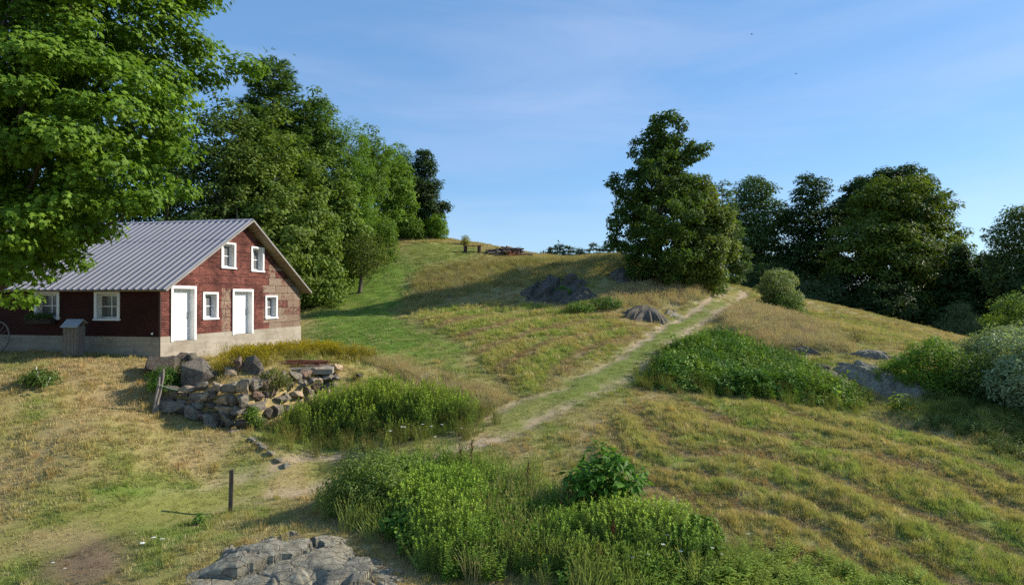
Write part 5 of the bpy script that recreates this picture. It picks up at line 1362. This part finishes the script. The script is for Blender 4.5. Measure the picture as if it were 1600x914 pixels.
rg = np.random.default_rng(77)
def spots(dens_fn, y0, y1, n_try):
    """random plan points in the wedge of hillside the place shows, thinned by density"""
    y = np.sqrt(rg.uniform(y0 ** 2, y1 ** 2, n_try)); x = rg.uniform(-1, 1, n_try) * (.80 * y + 2.5)
    return x, y
def not_built(x, y, m=.12):
    lx, ly = barn_local(x, y)
    return ~((lx > -15.1) & (lx < .06 + m) & (ly > -.05 - m) & (ly < 10.1 + m))
FIELD = []
for (y0, y1, dn, s) in ((11.5, 19, 60, .8), (19, 27, 42, .95), (27, 40, 24, 1.2), (40, 66, 13, 1.6)):
    area = .80 * (y1 ** 2 - y0 ** 2) + 5 * (y1 - y0)
    x, y = spots(None, y0, y1, int(area * dn))
    FIELD.append((x, y, np.full(len(x), s)))
fx = np.concatenate([f[0] for f in FIELD]); fy = np.concatenate([f[1] for f in FIELD]); fs = np.concatenate([f[2] for f in FIELD])
k = not_built(fx, fy); fx, fy, fs = fx[k], fy[k], fs[k]
fc, fh, fd, fk, fdirt = cover(fx, fy)
fz = terrain(fx, fy)
patch = vnoise(fx, fy, .45, 91, 3)
keep = rg.uniform(size=len(fx)) < fd * (.72 + .5 * _ss(.3, .6, patch))
fx, fy, fz, fs, fc, fh, fk = (q[keep] for q in (fx, fy, fz, fs, fc, fh, fk))
fcol = fc * rg.uniform(.88, 1.15, (len(fx), 1)) * (1 + rg.normal(0, .05, (len(fx), 3)))
dead = (rg.uniform(size=len(fx)) < .10)[:, None]
fcol = np.where(dead, C_STRAW * rg.uniform(.7, 1.1, (len(fx), 1)), fcol) * 1.25
P3 = np.stack([fx, fy, fz], -1)
def sized(h, s, ref):
    return np.stack([s * (.85 + .15 * h / ref), s * (.85 + .15 * h / ref), h / ref * (.8 + .2 * s) * rg.uniform(.75, 1.25, len(h))], -1)
m0 = (fk == 0); m1 = (fk == 1); m2 = (fk == 2)
green = fcol[:, 1] > fcol[:, 0] * .98
scatter('short_grass', 'short patchy dry and green grass over the hillside', 'grass', P3[m0], sized(np.clip(fh[m0], .05, .2), fs[m0] * 1.15, .085), fcol[m0], K_SHORT, 1)
scatter('meadow_grass', 'coarse mown meadow grass standing along the windrows', 'grass', P3[m1], sized(np.clip(fh[m1], .08, .4), fs[m1], .24), fcol[m1] * 1.18, K_MID, 2, .22, -.01, (.25, .35))
scatter('tall_dry_grass', 'tall tan and rust dry grass gone to seed', 'grass', P3[m2], sized(np.clip(fh[m2], .2, .7), fs[m2] * .9, .62), fcol[m2] * .95, K_TALL, 3)
# short under-grass that closes the sward between the windrow tufts
_j = np.where(m1)[0]; _j = np.concatenate([_j, _j]); _ox = fx[_j] + rg.normal(0, .12, len(_j)); _oy = fy[_j] + rg.normal(0, .12, len(_j))
scatter('sward', 'fine short grass knitting the mown field together', 'grass', np.stack([_ox, _oy, terrain(_ox, _oy)], -1), sized(rg.uniform(.07, .15, len(_j)), fs[_j] * 1.1, .085), fcol[_j] * np.array((.98, 1.04, .95)), K_SHORT, 21)
# stray taller tufts everywhere
t = rg.choice(len(fx), 4200, replace=False); t = t[(fk[t] != 2)]
tr = track_mask(fx[t], fy[t])[1] < .2; t = t[tr]
lawn_ = inside(Z_LAWN, fx[t], fy[t]) < .3; t = t[lawn_]
scatter('grass_tufts', 'scattered taller tufts rising from the mown grass', 'grass', P3[t], sized(np.full(len(t), .22) * rg.uniform(.6, 1.5, len(t)), fs[t] * .7, .24), fcol[t] * np.array((1.02, 1.0, .9)), K_MID, 4, .15)
# mown straw lying in the furrows
ra, rm = rows_phase(fx, fy)
st = np.where((rm > .4) & (rg.uniform(size=len(fx)) < .55 * (1 - _ss(.2, .7, ra)) + .08))[0]
scatter('cut_hay', 'dry cut hay lying in strips between the windrows', 'hay', P3[st], fs[st] * 1.0, C_STRAW * rg.uniform(.55, 1.05, (len(st), 1)), K_STRAW, 5, .15, .01)

# ---------------------------------------------------------------- tall weeds
K_GOLD = kinds('goldenrod', [stalk_mesh('goldenrod', 6, 1.0, .10, .10, .17, 240 + i, 40, (1.25, 1.2, .55)) for i in range(4)])
K_LEAFY = kinds('leafy_weed', [stalk_mesh('leafy_weed', 6, .55, .13, .30, .18, 250 + i, 14, None, .3, .25) for i in range(4)])
K_VINE = kinds('vine_leaf', [stalk_mesh('vine_leaf', 7, .32, .15, .36, .2, 260 + i, 8, None, .7, .1) for i in range(3)])
K_YEL = kinds('yellow_bloom', [stalk_mesh('yellow_bloom', 7, .5, .07, .18, .18, 270 + i, 12, (1.9, 1.6, .4), .2) for i in range(3)])
def fill(polyg, dens, seed, soft=.5, wob=.5, lift=None):
    p = np.array(polyg); lo, hi = p.min(0) - .8, p.max(0) + .8
    n = int((hi - lo).prod() * dens)
    x = rg.uniform(lo[0], hi[0], n); y = rg.uniform(lo[1], hi[1], n)
    m = inside(polyg, x, y, soft, wob, seed)
    k = (rg.uniform(size=n) < m) & not_built(x, y)
    x, y, m = x[k], y[k], m[k]
    z = terrain(x, y)
    if lift is not None: z = z + lift(x, y, m)
    return np.stack([x, y, z], -1), m
def tint(p, a, b, s, seed, j=.2):
    t = np.clip(vnoise(p[:, 0], p[:, 1], s, seed, 3) * 1.8 - .4, 0, 1)[:, None]
    return (np.array(a) * (1 - t) + np.array(b) * t) * rg.uniform(1 - j, 1 + j, (len(p), 1))
p, m = fill(Z_WEED_MID, 30, 70, 1.0, .8)
s = (.22 + .95 * m) * (.55 + .8 * vnoise(p[:, 0], p[:, 1], 1.0, 92, 2)) * rg.uniform(.8, 1.15, len(p))
scatter('goldenrod_thicket', 'dense tall green goldenrod thicket beside the stone wall', 'weeds', p, s * 1.05, tint(p, (.19, .29, .06), (.30, .37, .085), 1.6, 93), K_GOLD, 11)
p, m = fill(Z_WEED_MID, 22, 70, 1.3, 1.0)
scatter('thicket_grass', 'coarse grass at the skirts of the goldenrod thicket', 'grass', p, rg.uniform(.7, 1.3, len(p)) * .8, tint(p, (.15, .19, .04), (.26, .24, .07), 1.5, 94), K_TALL, 12)
p, m = fill(Z_WEED_FORE, 36, 71)
big = _ss(.35, .65, vnoise(p[:, 0], p[:, 1], 1.7, 95, 2))
s = (.55 + .40 * m) * (.72 + .4 * big)
scatter('roadside_weeds', 'lush mixed green weeds along the lower side of the track', 'weeds', p, s, tint(p, (.17, .29, .06), (.28, .38, .095), 1.3, 96), K_GOLD, 13)
p, m = fill(Z_WEED_FORE, 16, 72, .7, .7)
scatter('leafy_weeds', 'broad-leaved low weeds among the roadside growth', 'weeds', p, rg.uniform(.6, 1.3, len(p)), tint(p, (.14, .26, .035), (.24, .34, .05), 1.0, 97), K_LEAFY, 14)
p, m = fill(Z_WEED_FORE, 9, 79, .9, .9)
scatter('weed_edge_grass', 'green meadow grass mixed through the roadside weeds', 'grass', p, rg.uniform(.7, 1.5, len(p)), tint(p, (.22, .32, .07), (.34, .38, .11), .9, 112), K_TALL, 22, .2)
p, m = fill(Z_WEED_FORE, 7, 73, .6, .6)
k = vnoise(p[:, 0], p[:, 1], 1.4, 98, 2) > .64
scatter('seeding_grass', 'pale seeding grass standing among the roadside weeds', 'grass', p[k], rg.uniform(1.0, 1.6, k.sum()), tint(p[k], (.30, .30, .12), (.42, .38, .20), 1.0, 99), K_TALL, 15)
p, m = fill(Z_LOW_BRIGHT, 34, 74)
scatter('bright_weeds', 'bright yellow-green low weeds at the foot of the mown slope', 'weeds', p, rg.uniform(.55, 1.1, len(p)) * .8, tint(p, (.18, .28, .04), (.33, .39, .06), 1.2, 100), K_LEAFY, 16)
p, m = fill(Z_YELLOW, 40, 75, .4, .3)
_k = vnoise(p[:, 0], p[:, 1], .7, 111, 3) > .47; p = p[_k]
scatter('yellow_flowers', 'yellow flowering weeds along the sunny barn foundation', 'flowers', p, rg.uniform(.6, 1.2, len(p)), tint(p, (.20, .20, .035), (.27, .25, .04), .9, 101), K_YEL, 17)
# vine mound spilling over the ledge
p, m = fill(Z_VINE, 46, 76, .6, .6, lambda x, y, m: m * (.08 + .75 * vnoise(x, y, 1.5, 102, 2)) * _ss(0, .9, m) * (.35 + .65 * _ss(14, 8, x)))
scatter('vine_mound', 'rounded mound of dark green vines below the track', 'vines', p, rg.uniform(.7, 1.25, len(p)), tint(p, (.09, .19, .025), (.22, .32, .045), 1.3, 103), K_VINE, 18, .5)
p, m = fill(Z_VINE, 18, 77, 1.0, 1.1)
scatter('vine_skirt_grass', 'yellow-green grass skirting the vine mound', 'grass', p, rg.uniform(.5, 1.0, len(p)), tint(p, (.16, .20, .04), (.24, .25, .06), 1.3, 104), K_TALL, 19)
p, m = fill(Z_SHADY, 9, 78, .8, .9)
scatter('corner_weeds', 'rank green weeds below the silvery shrubs', 'weeds', p, rg.uniform(.5, 1.1, len(p)), tint(p, (.09, .15, .03), (.16, .2, .045), 1.3, 105), K_LEAFY, 20)

# ================================================================ small things
M_RUST = simple_mat('rusty_steel', (.20, .075, .045), .85, .3, .45, 20)
M_POST = grey_wood('dark_post_wood', (.035, .03, .025), (.13, .115, .095))
# wagon wheel leaning on the barn
wx, wy = (-19.96, 25.90)
wz = gh(wx, wy)
wh = thing('wagon_wheel', 'old spoked iron wagon wheel leaning against the barn wall', 'wagon wheel', (wx, wy, wz), R(BARN_ROT))
RW = .63
bm = bmesh.new()
N = 40
for i in range(N):
    pass
def hoop(bm, r, t, w, n=44, cz=RW):
    ring = []
    for i in range(n):
        a = 2 * PI * i / n; ring.append([bm.verts.new((rr * math.cos(a), yy, cz + rr * math.sin(a))) for rr, yy in ((r, -w), (r, w), (r - t, w), (r - t, -w))])
    for i in range(n):
        p, q = ring[i], ring[(i + 1) % n]
        for k in range(4): bm.faces.new((p[k], p[(k + 1) % 4], q[(k + 1) % 4], q[k]))
M_WHEEL = simple_mat('wheel_iron', (.20, .17, .14), .7, .4, .35, 15)
hoop(bm, RW, .035, .025); obj('rim', bm, M_WHEEL, wh)
bm = bmesh.new(); tube(bm, [(0, -.07, RW), (0, .07, RW)], .07, 12); obj('hub', bm, M_WHEEL, wh)
for i in range(14):
    a = 2 * PI * i / 14 + .1; bm = bmesh.new()
    tube(bm, [(math.cos(a) * .06, 0, RW + math.sin(a) * .06), (math.cos(a) * (RW - .03), 0, RW + math.sin(a) * (RW - .03))], .010, 6); obj('spoke', bm, M_WHEEL, wh)
wh.rotation_euler = (R(-8), 0, R(BARN_ROT))
# wooden pump housing on the barn lawn
px_, py_ = (-16.22, 24.90); pz = gh(px_, py_)
ph = thing('pump_housing', 'tall narrow grey board box with slanted metal cap in front of the barn', 'box', (px_, py_, pz), R(-4))
bm = bmesh.new()
for k in range(4): box(bm, (-.26 + k * .13 + .004, -.20, -.15), (-.26 + (k + 1) * .13 - .004, -.17, 1.02 + .0 * k))
for k in range(3): box(bm, (.262, -.20 + k * .135 + .004, -.15), (.288, -.20 + (k + 1) * .135 - .004, 1.06)); box(bm, (-.288, -.20 + k * .135 + .004, -.15), (-.262, -.20 + (k + 1) * .135 - .004, 1.06))
box(bm, (-.26, .18, -.15), (.26, .205, 1.18)); obj('box', bm, M_OLDWOOD, ph, bev=.004)
bm = bmesh.new()
v = [bm.verts.new(p) for p in ((-.33, -.29, 1.03), (.33, -.29, 1.03), (.33, .06, 1.30), (-.33, .06, 1.30), (-.33, -.29, 1.06), (.33, -.29, 1.06), (.33, .06, 1.33), (-.33, .06, 1.33), (-.33, .27, 1.16), (.33, .27, 1.16), (-.33, .27, 1.19), (.33, .27, 1.19))]
for f in ((0,3,2,1),(4,5,6,7),(0,1,5,4),(1,2,6,5),(3,0,4,7),(2,3,8,9),(7,6,11,10),(9,8,10,11),(2,9,11,6),(8,3,7,10)): bm.faces.new([v[i] for i in f])
obj('cap', bm, simple_mat('dull_metal', (.36, .37, .38), .55, .4, .2, 5, 0, .2), ph)
# posts
def post(name, label, xy, H, w, mat, tilt=(0, 0), split=False, seed=1):
    r = random.Random(seed); x, y = xy; z = gh(x, y); bm = bmesh.new()
    if split:
        for k in range(3):
            ox, oy = [(-w * .25, 0), (w * .28, .02), (0, w * .3)][k]; h = H * [.82, 1, .9][k]
            pts = [(ox + r.uniform(-.012, .012) + .02 * math.sin(j * 1.3 + k), oy + r.uniform(-.012, .012), -.3 + (h + .3) * j / 7) for j in range(8)]
            tube(bm, pts, [w * .42 * (1 - .35 * j / 7) * r.uniform(.85, 1.1) for j in range(8)], 6)
    else:
        box(bm, (-w / 2, -w / 2, -.4), (w / 2, w / 2, H)); bmesh.ops.bevel(bm, geom=list(bm.edges), offset=.006, segments=1, affect='EDGES')
    o = obj(name, bm, mat); o.location = (x, y, z); o.rotation_euler = (R(tilt[0]), R(tilt[1]), R(18)); tag(o, label, 'post'); return o
post('fence_post', 'lone dark square post standing in dry grass by the track', (-7.40, 17.70), 1.12, .105, M_POST, (1, 1.5))
lp = post('fence_post', 'split grey weathered post leaning at the end of the stone wall', (-11.54, 21.75), 1.45, .15, M_OLDWOOD, (0, 8), True, 4)
# green cord tied from the post to the wall
a = lp.location + Vector((.14, -.04, .95)); c = Vector((-10.64, 22.35, 2.87)); e = Vector((-10.02, 22.00, 2.46))
bm = bmesh.new(); mid = a.lerp(c, .5) + Vector((0, 0, -.05)); tube(bm, [a, a.lerp(mid, .5) + Vector((0, 0, -.02)), mid, c, c.lerp(e, .5), e], .011, 6)
o = obj('cord', bm, simple_mat('pale_green_cord', (.22, .33, .20), .7)); tag(o, 'pale green cord running from the split leaning post to the wall', 'cord')
# concrete slab with rusty rods
sx_, sy_, sz_ = (-7.78, 24.90, 3.37)
bm = bmesh.new(); box(bm, (-1.15, -.5, -.12), (1.15, .5, .07)); bmesh.ops.subdivide_edges(bm, edges=list(bm.edges), cuts=5, use_grid_fill=True)
for v in bm.verts: v.co += Vector((mnoise.noise(v.co * 4), mnoise.noise(v.co * 4 + Vector((9, 0, 0))), mnoise.noise(v.co * 4 + Vector((0, 9, 0))))) * .025
slab = obj('concrete_slab', bm, M_CONC); slab.location = (sx_, sy_, sz_); slab.rotation_euler = (R(4), R(1), R(9)); tag(slab, 'broken concrete slab bearing rusty rods on the wall terrace', 'slab')
for i in range(17):
    bm = bmesh.new(); l = rq.uniform(.6, 1.25); b = rq.uniform(-.06, .06)
    tube(bm, [(-l, 0, 0), (-l * .3, b, .02), (l * .4, b * .6, .01), (l, -b, .0)], .016, 6)
    o = obj('rusty_rod', bm, M_RUST); o.location = (sx_ + rq.uniform(-.2, .25), sy_ + rq.uniform(-.38, .4), sz_ + .10 + .012 * i); o.rotation_euler = (rq.uniform(-.03, .03), rq.uniform(-.06, .06), R(9) + rq.uniform(-.28, .28))
    tag(o, 'rusty steel rod in the loose pile on the concrete slab', 'rod', 'rusty rods piled on the concrete slab')
# stakes in the lawn plant
for i, (x, y) in enumerate([(-15.45, 21.80), (-15.29, 21.70), (-14.98, 21.60)]):
    bm = bmesh.new(); tube(bm, [(0, 0, -.1), (.01, 0, .55 - .1 * i)], .013, 6); o = obj('garden_stake', bm, M_WHITE); o.location = (x, y, gh(x, y)); o.rotation_euler = (0, R([3, -4, 24][i]), 0)
    tag(o, ['tallest upright white stake in the lawn plant', 'shorter upright white stake in the lawn plant', 'white stake tilting over in the lawn plant'][i], 'stake')
# bench on the crest
bx_, by_, bz_ = (-3.42, 58.00, 10.25); bz_ = gh(bx_, by_)
bn = thing('bench', 'rustic plank bench on two log legs on the hill crest', 'bench', (bx_, by_, bz_), R(3))
bm = bmesh.new(); box(bm, (-.80, -.17, .53), (.80, .17, .585)); obj('seat', bm, simple_mat('bench_plank', (.24, .11, .085), .8, .2, .3, 6), bn, bev=.008)
for s in (-1, 1):
    bm = bmesh.new(); tube(bm, [(s * .60, 0, -.2), (s * .60, 0, .1), (s * .585, 0, .529)], [.17, .16, .15], 12); obj('leg', bm, simple_mat('log_leg', (.10, .06, .05), .9, .1, .4, 7), bn)
# brush pile and low board stack beside it
M_CHAR = grey_wood('charred_wood', (.03, .025, .022), (.16, .13, .115), (3, 3, 3))
lx_, ly_, _ = (-0.17, 58.50, 10.07)
for i in range(34):
    bm = bmesh.new(); l = rq.uniform(.45, 1.15); h = rq.uniform(0, 1); sx = rq.uniform(-1.5, 1.5) * (1 - h * .75)
    if i % 3: tube(bm, [(-l, 0, 0), (0, rq.uniform(-.05, .05), rq.uniform(-.04, .04)), (l, 0, 0)], [rq.uniform(.05, .11), .09, rq.uniform(.03, .09)], 7)
    else: box(bm, (-l, -.1, -.02), (l, .1, .02))
    o = obj('log', bm, rq.choice([M_CHAR, M_CHAR, M_OLDWOOD, M_RUST])); x, y = lx_ + sx, ly_ + rq.uniform(-.8, .8)
    o.location = (x, y, gh(x, y) + .08 + h * .45); o.rotation_euler = (rq.uniform(-.3, .3), rq.uniform(-.2, .2) + (.12 if sx > .6 else 0), rq.uniform(-.9, .9) + (PI / 2 if i % 4 == 0 else 0))
    tag(o, 'charred log or board in the brush pile on the crest', 'log', 'charred logs heaped in the brush pile')
kx_, ky_, _ = (-1.78, 58.30, 10.16)
for i in range(6):
    bm = bmesh.new(); box(bm, (-.55 + .04 * i, -.12, -.03), (.5 - .05 * i, .12, .03)); o = obj('board', bm, M_OLDWOOD if i % 2 else M_CHAR); x, y = kx_ + rq.uniform(-.15, .15), ky_ + rq.uniform(-.3, .3)
    o.location = (x, y, gh(x, y) + .06 + .045 * i); o.rotation_euler = (rq.uniform(-.05, .05), rq.uniform(-.08, .08), rq.uniform(-.4, .4))
    tag(o, 'grey board in the low stack between bench and brush pile', 'board', 'grey boards stacked beside the bench')
# two birds high over the crest
for i, (c, yaw) in enumerate([((32.23, 90.00, 41.31), .4), ((40.26, 95.00, 37.67), 1.9)]):
    bm = bmesh.new()
    tube(bm, [(0, -.14, 0), (0, -.08, .01), (0, .03, .01), (0, .12, .0), (0, .2, 0)], [.012, .032, .036, .02, .006], 7)
    for s in (-1, 1):
        poly(bm, [(s * .02, -.06, .02), (s * .16, -.09, .09), (s * .34, .0, .05), (s * .16, .0, .085), (s * .02, .05, .015)])
    poly(bm, [(-.015, .17, 0), (.015, .17, 0), (.05, .27, 0), (-.05, .27, 0)])
    o = obj('bird', bm, simple_mat('dark_feather', (.03, .03, .035), .8)); o.location = c; o.rotation_euler = (0, .1, yaw)
    tag(o, ['small dark bird flying higher above the crest trees', 'small dark bird flying lower and nearer the wide maple'][i], 'bird')
